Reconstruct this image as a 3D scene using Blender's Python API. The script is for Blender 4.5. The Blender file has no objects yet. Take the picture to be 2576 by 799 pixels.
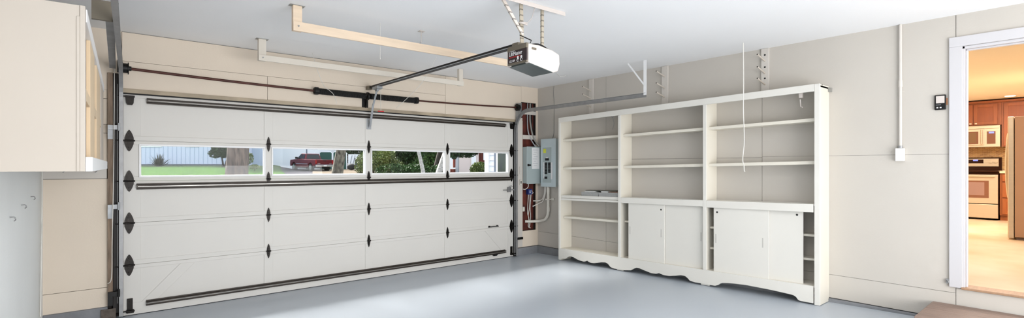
import bpy, math, random
from mathutils import Vector, Matrix
random.seed(7)
C = bpy.context.scene.collection
PI = math.pi

# ------------------------------------------------------------------ helpers
def lin(c):
    return tuple(((v/255.)/12.92 if v/255. <= .04045 else ((v/255.+.055)/1.055)**2.4) for v in c)

def mat(name, rgb, rough=.6, metal=0., var=.0, vscale=3., bump=0., bscale=40., emit=None, estr=0., stretch=None, rgb2=None, spec=.5, island=0.):
    m = bpy.data.materials.new(name); m.use_nodes = True
    nt = m.node_tree; b = nt.nodes['Principled BSDF']
    col = lin(rgb)
    b.inputs['Base Color'].default_value = (*col, 1)
    b.inputs['Roughness'].default_value = rough
    b.inputs['Metallic'].default_value = metal
    b.inputs['Specular IOR Level'].default_value = spec
    tc = nt.nodes.new('ShaderNodeTexCoord'); mp = nt.nodes.new('ShaderNodeMapping')
    nt.links.new(tc.outputs['Object'], mp.inputs['Vector'])
    if stretch: mp.inputs['Scale'].default_value = stretch
    if var > 0 or rgb2:
        n = nt.nodes.new('ShaderNodeTexNoise'); n.inputs['Scale'].default_value = vscale; n.inputs['Detail'].default_value = 6
        nt.links.new(mp.outputs[0], n.inputs['Vector'])
        r = nt.nodes.new('ShaderNodeValToRGB')
        r.color_ramp.elements[0].position = .3; r.color_ramp.elements[1].position = .7
        c2 = lin(rgb2) if rgb2 else tuple(v*(1-var) for v in col)
        r.color_ramp.elements[0].color = (*c2, 1); r.color_ramp.elements[1].color = (*col, 1)
        nt.links.new(n.outputs['Fac'], r.inputs['Fac'])
        nt.links.new(r.outputs['Color'], b.inputs['Base Color'])
    if island > 0:
        g = nt.nodes.new('ShaderNodeNewGeometry')
        r = nt.nodes.new('ShaderNodeValToRGB')
        c2 = lin(rgb2) if rgb2 else tuple(v*(1-island) for v in col)
        r.color_ramp.elements[0].color = (*c2, 1); r.color_ramp.elements[1].color = (*col, 1)
        nt.links.new(g.outputs['Random Per Island'], r.inputs['Fac'])
        nt.links.new(r.outputs['Color'], b.inputs['Base Color'])
    if bump > 0:
        n2 = nt.nodes.new('ShaderNodeTexNoise'); n2.inputs['Scale'].default_value = bscale; n2.inputs['Detail'].default_value = 4
        nt.links.new(mp.outputs[0], n2.inputs['Vector'])
        bp = nt.nodes.new('ShaderNodeBump'); bp.inputs['Strength'].default_value = bump; bp.inputs['Distance'].default_value = .01
        nt.links.new(n2.outputs['Fac'], bp.inputs['Height']); nt.links.new(bp.outputs[0], b.inputs['Normal'])
    if emit:
        b.inputs['Emission Color'].default_value = (*lin(emit), 1); b.inputs['Emission Strength'].default_value = estr
    return m

def glass_mat(name, tint=(1, 1, 1), refl=.06):
    m = bpy.data.materials.new(name); m.use_nodes = True
    nt = m.node_tree; nt.nodes.clear()
    o = nt.nodes.new('ShaderNodeOutputMaterial'); t = nt.nodes.new('ShaderNodeBsdfTransparent'); g = nt.nodes.new('ShaderNodeBsdfGlossy')
    t.inputs[0].default_value = (*tint, 1); g.inputs['Roughness'].default_value = .02
    mx = nt.nodes.new('ShaderNodeMixShader'); mx.inputs[0].default_value = refl
    nt.links.new(t.outputs[0], mx.inputs[1]); nt.links.new(g.outputs[0], mx.inputs[2]); nt.links.new(mx.outputs[0], o.inputs[0])
    return m

class MB:
    def __init__(s): s.v = []; s.f = []; s.mi = []; s.sm = []; s.cur = 0
    def m(s, i): s.cur = i; return s
    def add(s, vs, fs, smooth=False):
        o = len(s.v); s.v += [tuple(v) for v in vs]
        for f in fs: s.f.append([i+o for i in f]); s.mi.append(s.cur); s.sm.append(smooth)
        return s
    def box(s, x0, y0, z0, x1, y1, z1):
        x0, x1 = min(x0, x1), max(x0, x1); y0, y1 = min(y0, y1), max(y0, y1); z0, z1 = min(z0, z1), max(z0, z1)
        return s.add([(x0,y0,z0),(x1,y0,z0),(x1,y1,z0),(x0,y1,z0),(x0,y0,z1),(x1,y0,z1),(x1,y1,z1),(x0,y1,z1)],
              [(0,3,2,1),(4,5,6,7),(0,1,5,4),(1,2,6,5),(2,3,7,6),(3,0,4,7)])
    def bar(s, p0, p1, w, h, up=(0,0,1)):
        p0, p1 = Vector(p0), Vector(p1); d = (p1-p0).normalized(); u = Vector(up)
        a = d.cross(u)
        if a.length < 1e-4: a = d.cross(Vector((1,0,0)))
        a.normalize(); b = a.cross(d).normalized()
        vs = [p+a*(i*w/2)+b*(j*h/2) for p in (p0, p1) for i, j in ((-1,-1),(1,-1),(1,1),(-1,1))]
        return s.add(vs, [(0,3,2,1),(4,5,6,7),(0,1,5,4),(1,2,6,5),(2,3,7,6),(3,0,4,7)])
    def tube(s, pts, r, n=10, caps=True):
        pts = [Vector(p) for p in pts]
        if 4 <= len(pts) <= 12 and not isinstance(r, (list, tuple)) and r < .02:
            q = [pts[0]]+pts+[pts[-1]]; sp_ = []
            for i in range(1, len(q)-2):
                a, b_, c_, d_ = q[i-1], q[i], q[i+1], q[i+2]
                for t in (0., .2, .4, .6, .8):
                    sp_.append(.5*((2*b_)+(c_-a)*t+(2*a-5*b_+4*c_-d_)*t*t+(3*b_-a-3*c_+d_)*t*t*t))
            pts = sp_+[pts[-1]]
        k = len(pts)
        rs = r if isinstance(r, (list, tuple)) else [r]*k
        vs = []; ref = None
        for i, p in enumerate(pts):
            d = (pts[min(i+1, k-1)]-pts[max(i-1, 0)]).normalized()
            if ref is None:
                ref = d.cross(Vector((0,0,1)))
                if ref.length < 1e-3: ref = d.cross(Vector((1,0,0)))
                ref.normalize()
            else:
                ref = (ref-d*ref.dot(d)).normalized()
            b = d.cross(ref)
            for j in range(n):
                t = 2*PI*j/n; vs.append(p+ref*(math.cos(t)*rs[i])+b*(math.sin(t)*rs[i]))
        fs = [(i*n+j, i*n+(j+1) % n, (i+1)*n+(j+1) % n, (i+1)*n+j) for i in range(k-1) for j in range(n)]
        s.add(vs, fs, True)
        if caps:
            s.add(vs[:n], [tuple(reversed(range(n)))]); s.add(vs[-n:], [tuple(range(n))])
        return s
    def prism(s, poly, a0, a1, axis='y'):
        n = len(poly)
        def P(u, w, a):
            return {'y': (u, a, w), 'x': (a, u, w), 'z': (u, w, a)}[axis]
        vs = [P(u, w, a0) for u, w in poly]+[P(u, w, a1) for u, w in poly]
        fs = [tuple(range(n)), tuple(reversed(range(n, 2*n)))]+[(i, i+n, (i+1) % n+n, (i+1) % n) for i in range(n)]
        return s.add(vs, fs)
    def ell(s, c, r, nu=14, nv=9):
        vs = []; fs = []
        for i in range(nv+1):
            t = PI*i/nv
            for j in range(nu):
                p = 2*PI*j/nu; vs.append((c[0]+r[0]*math.sin(t)*math.cos(p), c[1]+r[1]*math.sin(t)*math.sin(p), c[2]+r[2]*math.cos(t)))
        for i in range(nv):
            for j in range(nu): fs.append((i*nu+j, (i+1)*nu+j, (i+1)*nu+(j+1) % nu, i*nu+(j+1) % nu))
        return s.add(vs, fs, True)
    def xf(s, fn): s.v = [tuple(fn(Vector(v))) for v in s.v]; return s
    def build(s, name, mats, parent=None, bevel=0., local=False, fixn=True):
        me = bpy.data.meshes.new(name)
        off = Vector((0,0,0))
        if parent and not local:
            p = parent
            while p: off += Vector(p.location); p = p.parent
        me.from_pydata([tuple(Vector(v)-off) for v in s.v], [], s.f)
        if not isinstance(mats, (list, tuple)): mats = [mats]
        for m in mats: me.materials.append(m)
        me.polygons.foreach_set('material_index', s.mi); me.polygons.foreach_set('use_smooth', s.sm)
        me.update()
        if fixn:
            import bmesh
            bm = bmesh.new(); bm.from_mesh(me); bmesh.ops.recalc_face_normals(bm, faces=bm.faces); bm.to_mesh(me); bm.free()
        o = bpy.data.objects.new(name, me); C.objects.link(o)
        if parent: o.parent = parent
        if bevel > 0:
            b = o.modifiers.new('Bevel', 'BEVEL'); b.width = bevel; b.segments = 2; b.limit_method = 'ANGLE'; b.angle_limit = .7
        return o

def tag(o, label, cat, group=None, kind=None):
    if label: o['label'] = label
    if cat: o['category'] = cat
    if group: o['group'] = group
    if kind: o['kind'] = kind
    return o
def thing(name, label, cat, loc=(0,0,0), group=None, rz=0.):
    o = bpy.data.objects.new(name, None); C.objects.link(o); o.location = loc; o.rotation_euler = (0,0,rz)
    o.empty_display_size = .1
    return tag(o, label, cat, group)
def struct(o): o['kind'] = 'structure'; return o
def text(name, body, size, ext, M, mt, parent, sx=1.):
    cu = bpy.data.curves.new(name, 'FONT'); cu.body = body; cu.size = size; cu.extrude = ext; cu.align_x = 'LEFT'; cu.align_y = 'CENTER'
    t = bpy.data.objects.new(name, cu); C.objects.link(t)
    bpy.context.view_layer.update()
    me = bpy.data.meshes.new_from_object(t.evaluated_get(bpy.context.evaluated_depsgraph_get()))
    bpy.data.objects.remove(t)
    off = Vector((0,0,0)); p = parent
    while p: off += Vector(p.location); p = p.parent
    me.transform(Matrix.Translation(-off) @ M @ Matrix.Diagonal((sx,1,1,1)))
    me.materials.clear(); me.materials.append(mt)
    o = bpy.data.objects.new(name, me); C.objects.link(o); o.parent = parent
    return o
def arc(cx, cy, r, a0, a1, n): return [(cx+r*math.cos(a0+(a1-a0)*i/n), cy+r*math.sin(a0+(a1-a0)*i/n)) for i in range(n+1)]

# ------------------------------------------------------------------ materials
M = dict(
 wall_cream=mat('cream_wall_paint', (212,206,198), .75, var=.05, vscale=1.2, bump=.08, bscale=60),
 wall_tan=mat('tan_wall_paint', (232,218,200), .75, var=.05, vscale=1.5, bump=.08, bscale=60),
 wall_dark=mat('dark_wall_gap', (34,29,26), .9),
 ceiling=mat('ceiling_paint', (246,246,246), .8, var=.03, vscale=.8, bump=.06, bscale=40),
 floor=mat('painted_concrete_floor', (186,194,203), .34, var=.04, vscale=1.1, bump=.05, bscale=14),
 curb=mat('painted_concrete_curb', (140,142,146), .7, var=.25, vscale=6, bump=.5, bscale=25),
 door=mat('garage_door_paint', (221,218,212), .5, var=.02, vscale=2),
 white=mat('white_frame_paint', (243,243,243), .45),
 book=mat('bookcase_paint', (230,224,210), .5, var=.03, vscale=3, bump=.03, bscale=30),
 bookw=mat('worn_bookcase_paint', (230,227,219), .5, var=.03, vscale=2),
 black=mat('black_hardware', (24,23,22), .45, .4, var=.4, vscale=20),
 blackdull=mat('black_rubber', (14,14,14), .7),
 hinge=mat('oily_black_steel', (42,38,35), .38, .7, var=.5, vscale=30),
 strut=mat('dark_strut_steel', (74,66,58), .45, .3, var=.5, vscale=6, stretch=(1,8,8)),
 strut2=mat('galvanised_strut_steel', (170,168,163), .3, .5, var=.35, vscale=6, stretch=(1,8,8)),
 galv=mat('galvanised_steel', (176,179,182), .42, .35, var=.3, vscale=9),
 galvd=mat('weathered_track_steel', (160,160,160), .42, .35, var=.2, vscale=12),
 rust=mat('brown_shaft_paint', (84,42,32), .45, .3, var=.4, vscale=8),
 redwood=mat('red_brown_sheathing', (122,54,40), .75, var=.6, vscale=7, rgb2=(62,30,26)),
 oldwood=mat('weathered_jamb_wood', (160,138,118), .8, var=.5, vscale=5, stretch=(8,8,1)),
 beam=mat('bare_pine_board', (236,214,188), .6, var=.12, vscale=4, stretch=(1,10,10)),
 beamw=mat('painted_rack_board', (226,218,205), .6, var=.06, vscale=4),
 tan2=mat('cabinet_light_tan', (230,206,172), .6, var=.06, vscale=2),
 tan=mat('cabinet_tan_panel', (206,176,138), .6, var=.1, vscale=2),
 cab=mat('cabinet_cream_paint', (202,192,180), .6, var=.04, vscale=1.5),
 panel=mat('grey_electrical_enamel', (172,184,184), .4, .1),
 panel2=mat('light_grey_enamel', (200,213,216), .4, .1),
 paper=mat('paper', (232,232,232), .8), ink=mat('printed_ink', (150,150,160), .8),
 yellow=mat('yellow_label', (222,226,70), .6),
 pvc=mat('painted_conduit', (222,218,208), .45),
 grey=mat('grey_plastic_cable', (150,148,142), .5),
 slot=mat('recess_shade_paint', (196,193,186), .6),
 wire=mat('white_wire', (225,222,214), .5),
 blue=mat('blue_junction_box', (34,52,120), .4),
 offw=mat('yellowed_white_plastic', (208,199,192), .35),
 labelb=mat('label_black', (38,20,24), .35), red=mat('label_red', (205,30,40), .4), labelw=mat('label_white', (240,240,240), .5),
 brownm=mat('bronze_metal', (120,112,98), .4, .5),
 smoke=mat('dark_underside_plastic', (70,80,80), .25),
 step=mat('grey_brown_deck_board', (150,128,116), .65, var=.3, vscale=3, stretch=(14,1.2,8)),
 stepd=mat('deck_board_edge', (96,80,72), .8),
 tile=mat('grey_slab', (172,172,170), .6, var=.15, vscale=30), tilew=mat('pale_slab', (206,206,204), .6), tiled=mat('dark_slab', (92,90,80), .6), tileb=mat('brown_slab', (120,98,84), .6),
 orange=mat('torn_cardboard', (190,120,70), .8),
 kwall=mat('kitchen_warm_paint', (244,226,196), .7), kceil=mat('kitchen_ceiling_paint', (246,236,216), .7),
 kfloor=mat('kitchen_tile_floor', (220,202,176), .35, var=.2, vscale=1.6, rgb2=(198,168,130)),
 wood=mat('cherry_cabinet_wood', (160,88,42), .4, var=.25, vscale=3, stretch=(6,6,1)),
 woodp=mat('cherry_cabinet_panel', (150,80,38), .42, var=.2, vscale=3, stretch=(6,6,1)),
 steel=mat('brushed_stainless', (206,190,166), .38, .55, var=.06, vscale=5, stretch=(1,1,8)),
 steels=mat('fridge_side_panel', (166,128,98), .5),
 kblack=mat('glossy_black_glass', (52,30,20), .12), kglass=mat('oven_window_glass', (150,120,110), .12), mglass=mat('microwave_window_glass', (120,92,66), .2),
 ovenb=mat('brown_glass_surround', (124,84,64), .2),
 lcd=mat('blue_display', (80,90,220), .4, emit=(110,120,255), estr=2.),
 counter=mat('pale_countertop', (232,206,170), .3),
 lamp=mat('lit_lamp_lens', (255,240,210), .4, emit=(255,236,205), estr=6.),
)
def brick_mat():
    m = mat('mosaic_backsplash', (190,140,80), .3); nt = m.node_tree; b = nt.nodes['Principled BSDF']
    br = nt.nodes.new('ShaderNodeTexBrick'); tc = nt.nodes.new('ShaderNodeTexCoord'); mp = nt.nodes.new('ShaderNodeMapping')
    mp.inputs['Rotation'].default_value = (PI/2, 0, PI/2)
    sp = nt.nodes.new('ShaderNodeSeparateXYZ'); cb = nt.nodes.new('ShaderNodeCombineXYZ')
    nt.links.new(tc.outputs['Object'], sp.inputs[0]); nt.links.new(sp.outputs['Y'], cb.inputs['X']); nt.links.new(sp.outputs['Z'], cb.inputs['Y'])
    nt.links.new(cb.outputs[0], br.inputs['Vector'])
    br.inputs['Scale'].default_value = 1; br.inputs['Brick Width'].default_value = .05; br.inputs['Row Height'].default_value = .02; br.inputs['Mortar Size'].default_value = .002
    br.inputs['Color1'].default_value = (*lin((206,160,98)), 1); br.inputs['Color2'].default_value = (*lin((150,104,56)), 1); br.inputs['Mortar'].default_value = (*lin((214,190,150)), 1)
    nt.links.new(br.outputs['Color'], b.inputs['Base Color']); return m
M['mosaic'] = brick_mat()
GLASS = glass_mat('window_glass', (1, 1, 1), .012)

# ------------------------------------------------------------------ room shell
XL, YB, ZC = -5.94, -9.2, 2.705
SL = .0205
def fz(y): return -SL*y
b = MB(); b.add([(XL-.2, .15, fz(.15)), (.14, .15, fz(.15)), (.14, YB, fz(YB)), (XL-.2, YB, fz(YB)), (XL-.2, .15, -.2), (.14, .15, -.2), (.14, YB, -.2), (XL-.2, YB, -.2)],
                [(0,1,2,3),(7,6,5,4),(0,4,5,1),(1,5,6,2),(2,6,7,3),(3,7,4,0)])
struct(b.build('floor', M['floor']))
b = MB().box(XL-.2, YB, ZC, .14, .14, ZC+.12)
struct(b.build('ceiling', M['ceiling']))
def panels(rects, mk, backing, name, mats, bevel=.0015):
    """wall made of sheets with 3 mm gaps in front of a dark backing"""
    b = MB()
    for r in rects: b.m(0); mk(b, *r)
    for r in backing: b.m(1); b.box(*r)
    return struct(b.build(name, mats))
g = .002
# front wall: sheets (x0,z0,x1,z1), 15 mm thick in front of a 13 cm wall
DX0, DX1, DZ = -5.41, -.495, 2.15
fr = [(XL,.12,-5.50,.297), (XL,.301,-5.50,1.31),
      (XL,1.436,-5.50,1.735), (XL,1.739,-5.50,1.815), (XL,1.819,-5.50,2.055), (XL,2.059,-5.50,2.14), (XL,2.14+g,-5.395-g,ZC),
      (-5.395+g,DZ,-4.123-g,2.425), (-4.123+g,DZ,-1.80-g,2.425), (-1.80+g,DZ,-.49,2.425),
      (-5.395+g,2.425+g*1.5,-1.80-g,2.70), (-1.80+g,2.425,-.375-g,2.70), (-.375+g,2.455,0,ZC), (-.49,DZ,-.375-g,2.425),
      (-.48,.13,-.345,.62), (-.48,.623,-.345,2.15), (-.345,.13,0,.385), (-.05,.385,0,2.455)]
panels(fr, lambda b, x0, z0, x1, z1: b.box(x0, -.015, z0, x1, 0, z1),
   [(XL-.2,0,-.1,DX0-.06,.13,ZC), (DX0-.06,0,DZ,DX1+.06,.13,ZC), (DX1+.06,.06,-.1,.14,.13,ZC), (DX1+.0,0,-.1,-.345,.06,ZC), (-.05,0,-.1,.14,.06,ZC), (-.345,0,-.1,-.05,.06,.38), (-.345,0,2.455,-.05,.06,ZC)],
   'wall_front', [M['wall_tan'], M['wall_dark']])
# recess lining in the corner
struct(MB().box(-.343,.052,.386,-.052,.0595,2.453).build('trim_recess_lining', M['redwood']))
b = MB().box(XL,-.032,1.314,-5.505,-.0155,1.432); struct(b.build('trim_1', M['wall_cream'], bevel=.002))
# header trim above the door
b = MB().box(-5.40,-.03,2.125,-.50,-.0155,2.165); struct(b.build('trim_2', mat('stained_header_trim', (186,170,146), .6, var=.35, vscale=4), bevel=.003))
b = MB().box(-5.40,-.022,2.113,-.50,-.008,2.1245); struct(b.build('trim_7', M['blackdull']))
# door stops (dark)
b = MB().box(DX0-.06,.046,-.05,DX0+.05,.13,2.19).box(DX1-.05,.046,-.05,DX1+.06,.13,2.19).box(DX0,.046,2.09,DX1,.13,2.19); struct(b.build('trim_3', M['wall_dark']))
b = MB().box(-5.50,-.045,.13,-5.462,-.001,2.30); struct(b.build('trim_4', M['oldwood'], bevel=.004))
b = MB().box(-5.4615,-.03,.05,-5.40,-.001,2.30); struct(b.build('trim_6', mat('oily_dark_wood', (36,30,27), .6, var=.5, vscale=6, stretch=(6,6,1)), bevel=.004))
b = MB().box(-.478,-.03,.14,-.36,-.0155,2.2); struct(b.build('trim_5', M['wall_cream'], bevel=.003))

# right wall with doorway to the kitchen: sheets (y0,z0,y1,z1)
KY0, KY1, KZ0, KZ1 = -6.06, -5.226, .40, 2.434
rr = [(-1.44,.13,0,.355), (-1.44,.358,0,1.52), (-1.44,1.523,0,ZC), (-3.60,.13,-1.444,.355), (-3.60,.358,-1.444,1.52), (-3.60,1.523,-1.444,ZC),
      (-5.19,.13,-3.604,.355), (-5.19,.358,-3.604,1.53), (-5.19,1.532,-3.604,ZC),
      (-5.226,.42,-5.19,2.5), (KY0,.12,-5.194,.40), (KY0,2.434,-5.194,ZC), (YB,.12,KY0-.004,1.5), (YB,1.503,KY0-.004,ZC)]
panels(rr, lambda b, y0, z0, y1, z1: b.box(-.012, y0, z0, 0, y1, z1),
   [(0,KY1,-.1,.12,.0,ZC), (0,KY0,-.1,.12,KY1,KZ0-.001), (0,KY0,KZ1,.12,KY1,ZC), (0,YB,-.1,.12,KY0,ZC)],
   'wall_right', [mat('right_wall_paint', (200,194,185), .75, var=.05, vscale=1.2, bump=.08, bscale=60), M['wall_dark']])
# shell left and back
struct(MB().box(XL-.14,YB,-.1,XL,0,ZC).build('wall_left', mat('white_wall_paint', (236,238,236), .7, var=.04, vscale=1.5, bump=.08, bscale=60)))
struct(MB().box(XL-.14,YB-.14,-.1,.14,YB,ZC).build('wall_back', M['wall_cream']))
# concrete curbs at the foot of the walls
def curb(name, pts_in, pts_out):
    b = MB(); n = len(pts_in)
    vs = []
    for (x, y), (u, w) in zip(pts_in, pts_out):
        vs += [(x, y, -.05), (x, y, .124), (u, w, .118), (u, w, -.05)]
    fs = []
    for i in range(n-1):
        for k in range(4): fs.append((i*4+k, i*4+(k+1) % 4, (i+1)*4+(k+1) % 4, (i+1)*4+k))
    fs += [(0,1,2,3), ((n-1)*4+3, (n-1)*4+2, (n-1)*4+1, (n-1)*4)]
    b.add(vs, fs); return struct(b.build(name, M['curb'], bevel=.004))
def wob(): return random.uniform(-.004, .004)
curb('baseboard_front', [(-.48+i*.08*1.0, .0) for i in range(7)], [(-.48+i*.0745, -.03+wob()) for i in range(7)])
curb('baseboard_left', [(XL+i*.088, .0) for i in range(6)], [(XL+i*.088, -.035+wob()) for i in range(6)])
curb('baseboard_right', [(.0, -i*.2) for i in range(46)], [(-.03+wob(), -i*.2) for i in range(46)])
b = MB().box(-5.55,-.05,.0,-5.44,-.036,.10); tag(b.build('concrete_patch', mat('crumbling_concrete', (112,102,94), .9, var=.5, vscale=20, bump=.6, bscale=50), bevel=.004), 'crumbling brown patch on the concrete curb left of the garage door', 'concrete patch')

# door casing (white) around the kitchen doorway
b = MB().box(-.03,-5.235,.405,-.0125,-5.150,2.434).box(-.03,KY0-.08,2.434,-.0125,-5.150,2.516).box(-.03,KY0-.085,.405,-.0125,KY0+.005,2.434)
b.box(-.0124,-5.250,.402,.125,-5.228,2.434).box(-.0124,KY0+.002,.402,.125,KY0+.024,2.434).box(-.0124,KY0,2.41,.125,-5.226,2.4335)
b.box(.02,-5.262,.402,.06,-5.250,2.42).box(.02,KY0+.024,2.398,.06,-5.25,2.41)
struct(b.build('trim_door_casing', mat('casing_paint', (203,201,203), .45), bevel=.003))
b = MB().box(-.035,KY0,.396,.13,-5.226,.4145); struct(b.build('trim_threshold', mat('threshold_wood', (176,140,110), .5, var=.2, vscale=8, stretch=(1,6,1)), bevel=.004))

# ------------------------------------------------------------------ garage door
gd = thing('garage_door', 'wide white sectional garage door with four glazed lites, shut', 'garage door', (-2.96, 0, 0))
GX0, GX1 = -5.385, -.535
J = [.005, .482, .885, 1.286, 1.672, 2.12]
SX = [-4.110, -2.935, -1.760]
for k in range(5):
    z0, z1 = J[k]+.0008, J[k+1]-.0008
    b = MB()
    T = .006
    if k == 3:   # glazed section: a frame with four openings
        wz0, wz1 = 1.33, 1.632
        cols = [(-5.253,-4.153), (-4.067,-2.984), (-2.893,-1.802), (-1.719,-.642)]
        b.box(GX0, 0, z0, GX1, .04, wz0).box(GX0, 0, wz1, GX1, .04, z1)
        xs = [GX0]+[c for p in cols for c in p]+[GX1]
        for i in range(0, len(xs), 2): b.box(xs[i], 0, wz0, xs[i+1], .04, wz1)
    else:
        b.box(GX0, .0, z0, GX1, .04, z1)
        # raised rails and stiles
        r0 = .045 if k else .11
        b.box(GX0, -T, z0, GX1, 0, z0+r0); b.box(GX0, -T, z1-.035, GX1, 0, z1)
        for x0, x1 in ((GX0, -5.252), (SX[0]-.045, SX[0]+.045), (SX[1]-.045, SX[1]+.045), (SX[2]-.045, SX[2]+.045), (-.642, GX1)):
            b.box(x0, -T, z0+r0, x1, 0, z1-.035)
        if k == 0:   # diagonal brace boards in the outer bays
            for sx, ex in ((-5.252, 1), (-.642, -1)):
                b.prism([(sx+ex*.00, .11), (sx+ex*.12, .11), (sx+ex*.45, .447), (sx+ex*.32, .447)], -T, 0, 'y')
    b.build('door_section', M['door'], gd, bevel=.0025)
for (x0, x1) in cols:
    b = MB(); w = .016
    b.box(x0-.012,-.01,1.318,x1+.012,.0,1.334).box(x0-.012,-.01,1.628,x1+.012,.0,1.644).box(x0-.012,-.01,1.334,x0+.004,.0,1.628).box(x1-.004,-.01,1.334,x1+.012,.0,1.628)
    b.box(x0,.0,1.33,x1,.04,1.336).box(x0,.0,1.626,x1,.04,1.632).box(x0,.0,1.336,x0+.006,.04,1.626).box(x1-.006,.0,1.336,x1,.04,1.626)
    wf = b.build('window_frame', M['white'], gd, bevel=.002)
    p = MB().box(x0+.006,.018,1.336,x1-.006,.021,1.626).build('pane', GLASS, wf)
# hinges
def leaf_poly(w, h0, h1):    # pointed leaf from z=0 (wide) to z=h1
    return [(-w, 0), (w, 0), (w*.95, h1*.25), (w*.7, h1*.55), (w*.35, h1*.85), (0, h1), (-w*.35, h1*.85), (-w*.7, h1*.55), (-w*.95, h1*.25)]
def hinge(x, z, w, h, parent, roller=0):
    y = -.007
    b = MB()
    up = leaf_poly(w, 0, h); dn = [(a, -c) for a, c in up]
    b.prism([(x+a, z+.006+c) for a, c in up], y-.005, y, 'y'); b.prism([(x+a, z-.006+c) for a, c in dn], y-.005, y, 'y')
    b.tube([(x-w*1.25, y-.010, z), (x+w*1.25, y-.010, z)], .008, 8)
    b.box(x-w*.45, y-.014, z+.01, x+w*.45, y-.005, z+h*.55); b.box(x-w*.4, y-.012, z-h*.5, x+w*.4, y-.005, z-.01)
    for dz in (h*.33, h*.68, -h*.33, -h*.68):
        b.tube([(x, y-.004, z+dz), (x, y-.019, z+dz)], .006, 6)
    if roller:
        b.tube([(x, y-.022, z), (x+roller*.10, y-.040, z)], .006, 6)
    b.build('hinge', M['hinge'], parent)
for z in (.482, .885, 1.286, 1.672):
    for x in SX: hinge(x, z, .019, .075 if z < 1.5 else .078, gd)
    hinge(-5.340, z, .036, .098, gd, -1); hinge(-.572, z, .036, .098, gd, 1)
# top and bottom brackets
for s, x in ((-1, -5.335), (1, -.575)):
    b = MB(); b.prism([(x-.033, 2.10), (x+.033, 2.10), (x+.028, 2.03), (x+.018, 2.012), (x-.018, 2.012), (x-.028, 2.03)], -.030, -.007, 'y')
    b.box(x-.036, -.045, 2.085, x+.036, -.007, 2.10); b.tube([(x, -.035, 2.09), (x+s*.09, -.05, 2.09)], .006, 6)
    b.tube([(x, -.03, 2.055), (x, -.038, 2.055)], .009, 8)
    b.build('top_bracket', M['hinge'], gd)
    b = MB(); b.box(x-.022, -.014, .045, x+.022, -.007, .165).box(x-.026, -.04, .03, x+.03, -.007, .06)
    b.tube([(x-.03, -.045, .05), (x+.035, -.045, .05)], .009, 8).tube([(x, -.02, .05), (x+s*.09, -.045, .05)], .006, 6).tube([(x, -.014, .13), (x, -.022, .13)], .008, 6)
    b.build('bottom_bracket', M['hinge'], gd)
# struts: hat profile
def strut(x0, x1, zc, h, d, m):
    b = MB()
    b.box(x0, -.011, zc+h*.28, x1, -.007, zc+h*.5).box(x0, -.011, zc-h*.5, x1, -.007, zc-h*.28)
    b.box(x0, -d, zc+h*.24, x1, -.007, zc+h*.30).box(x0, -d, zc-h*.30, x1, -.007, zc-h*.24)
    b.box(x0, -d, zc+h*.06, x1, -d+.002, zc+h*.30).box(x0, -d, zc-h*.30, x1, -d+.002, zc-h*.06)
    b.m(1).box(x0+.01, -d+.004, zc-h*.12, x1-.01, -d+.006, zc+h*.12).m(0)
    x = x0+.03
    while x < x1:
        b.tube([(x, -.007, zc+h*.4), (x, -.016, zc+h*.4)], .006, 6); x += .58
    b.build('strut', [m, M['strut2']], gd)
strut(-5.205, -.70, 2.062, .056, .038, M['strut'])
strut(-5.285, -.60, 1.232, .060, .040, M['strut'])
strut(-5.210, -.70, .100, .056, .038, M['strut'])
b = MB().box(GX0, -.002, .0, GX1, .03, .008); b.build('bottom_seal', M['blackdull'], gd)
b = MB().tube([(-1.015,-.007,.508),(-1.015,-.04,.508),(-.995,-.045,.508),(-.88,-.045,.508),(-.86,-.04,.508),(-.86,-.007,.508)], .007, 8).box(-1.03,-.011,.495,-1.0,-.006,.521).box(-.875,-.011,.495,-.845,-.006,.521)
b.build('lift_handle', M['black'], gd)
b = MB().prism([(-.97,.085),(-.85,.085),(-.88,.055),(-.94,.055)], -.03, -.007, 'y'); b.build('bottom_handle', M['black'], gd)
b = MB().box(-.66,-.012,1.02,-.60,-.007,1.10).box(-.66,-.035,1.02,-.652,-.007,1.10).box(-.608,-.035,1.02,-.60,-.007,1.10).tube([(-.75,-.024,1.055),(-.52,-.024,1.055)], .008, 8).tube([(-.63,-.02,1.10),(-.60,-.04,1.12),(-.57,-.03,1.105)], .006, 6)
b.build('slide_lock', M['galvd'], gd)
b = MB().box(-2.965,-.012,1.895,-2.905,-.007,2.03); b.tube([(-2.935,-.012,2.005),(-2.935,-.02,2.005)],.007,6).tube([(-2.935,-.012,1.92),(-2.935,-.02,1.92)],.007,6).box(-2.93,-.035,1.965,-2.91,-.012,1.985)
b.build('operator_bracket', M['galv'], gd)

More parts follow.
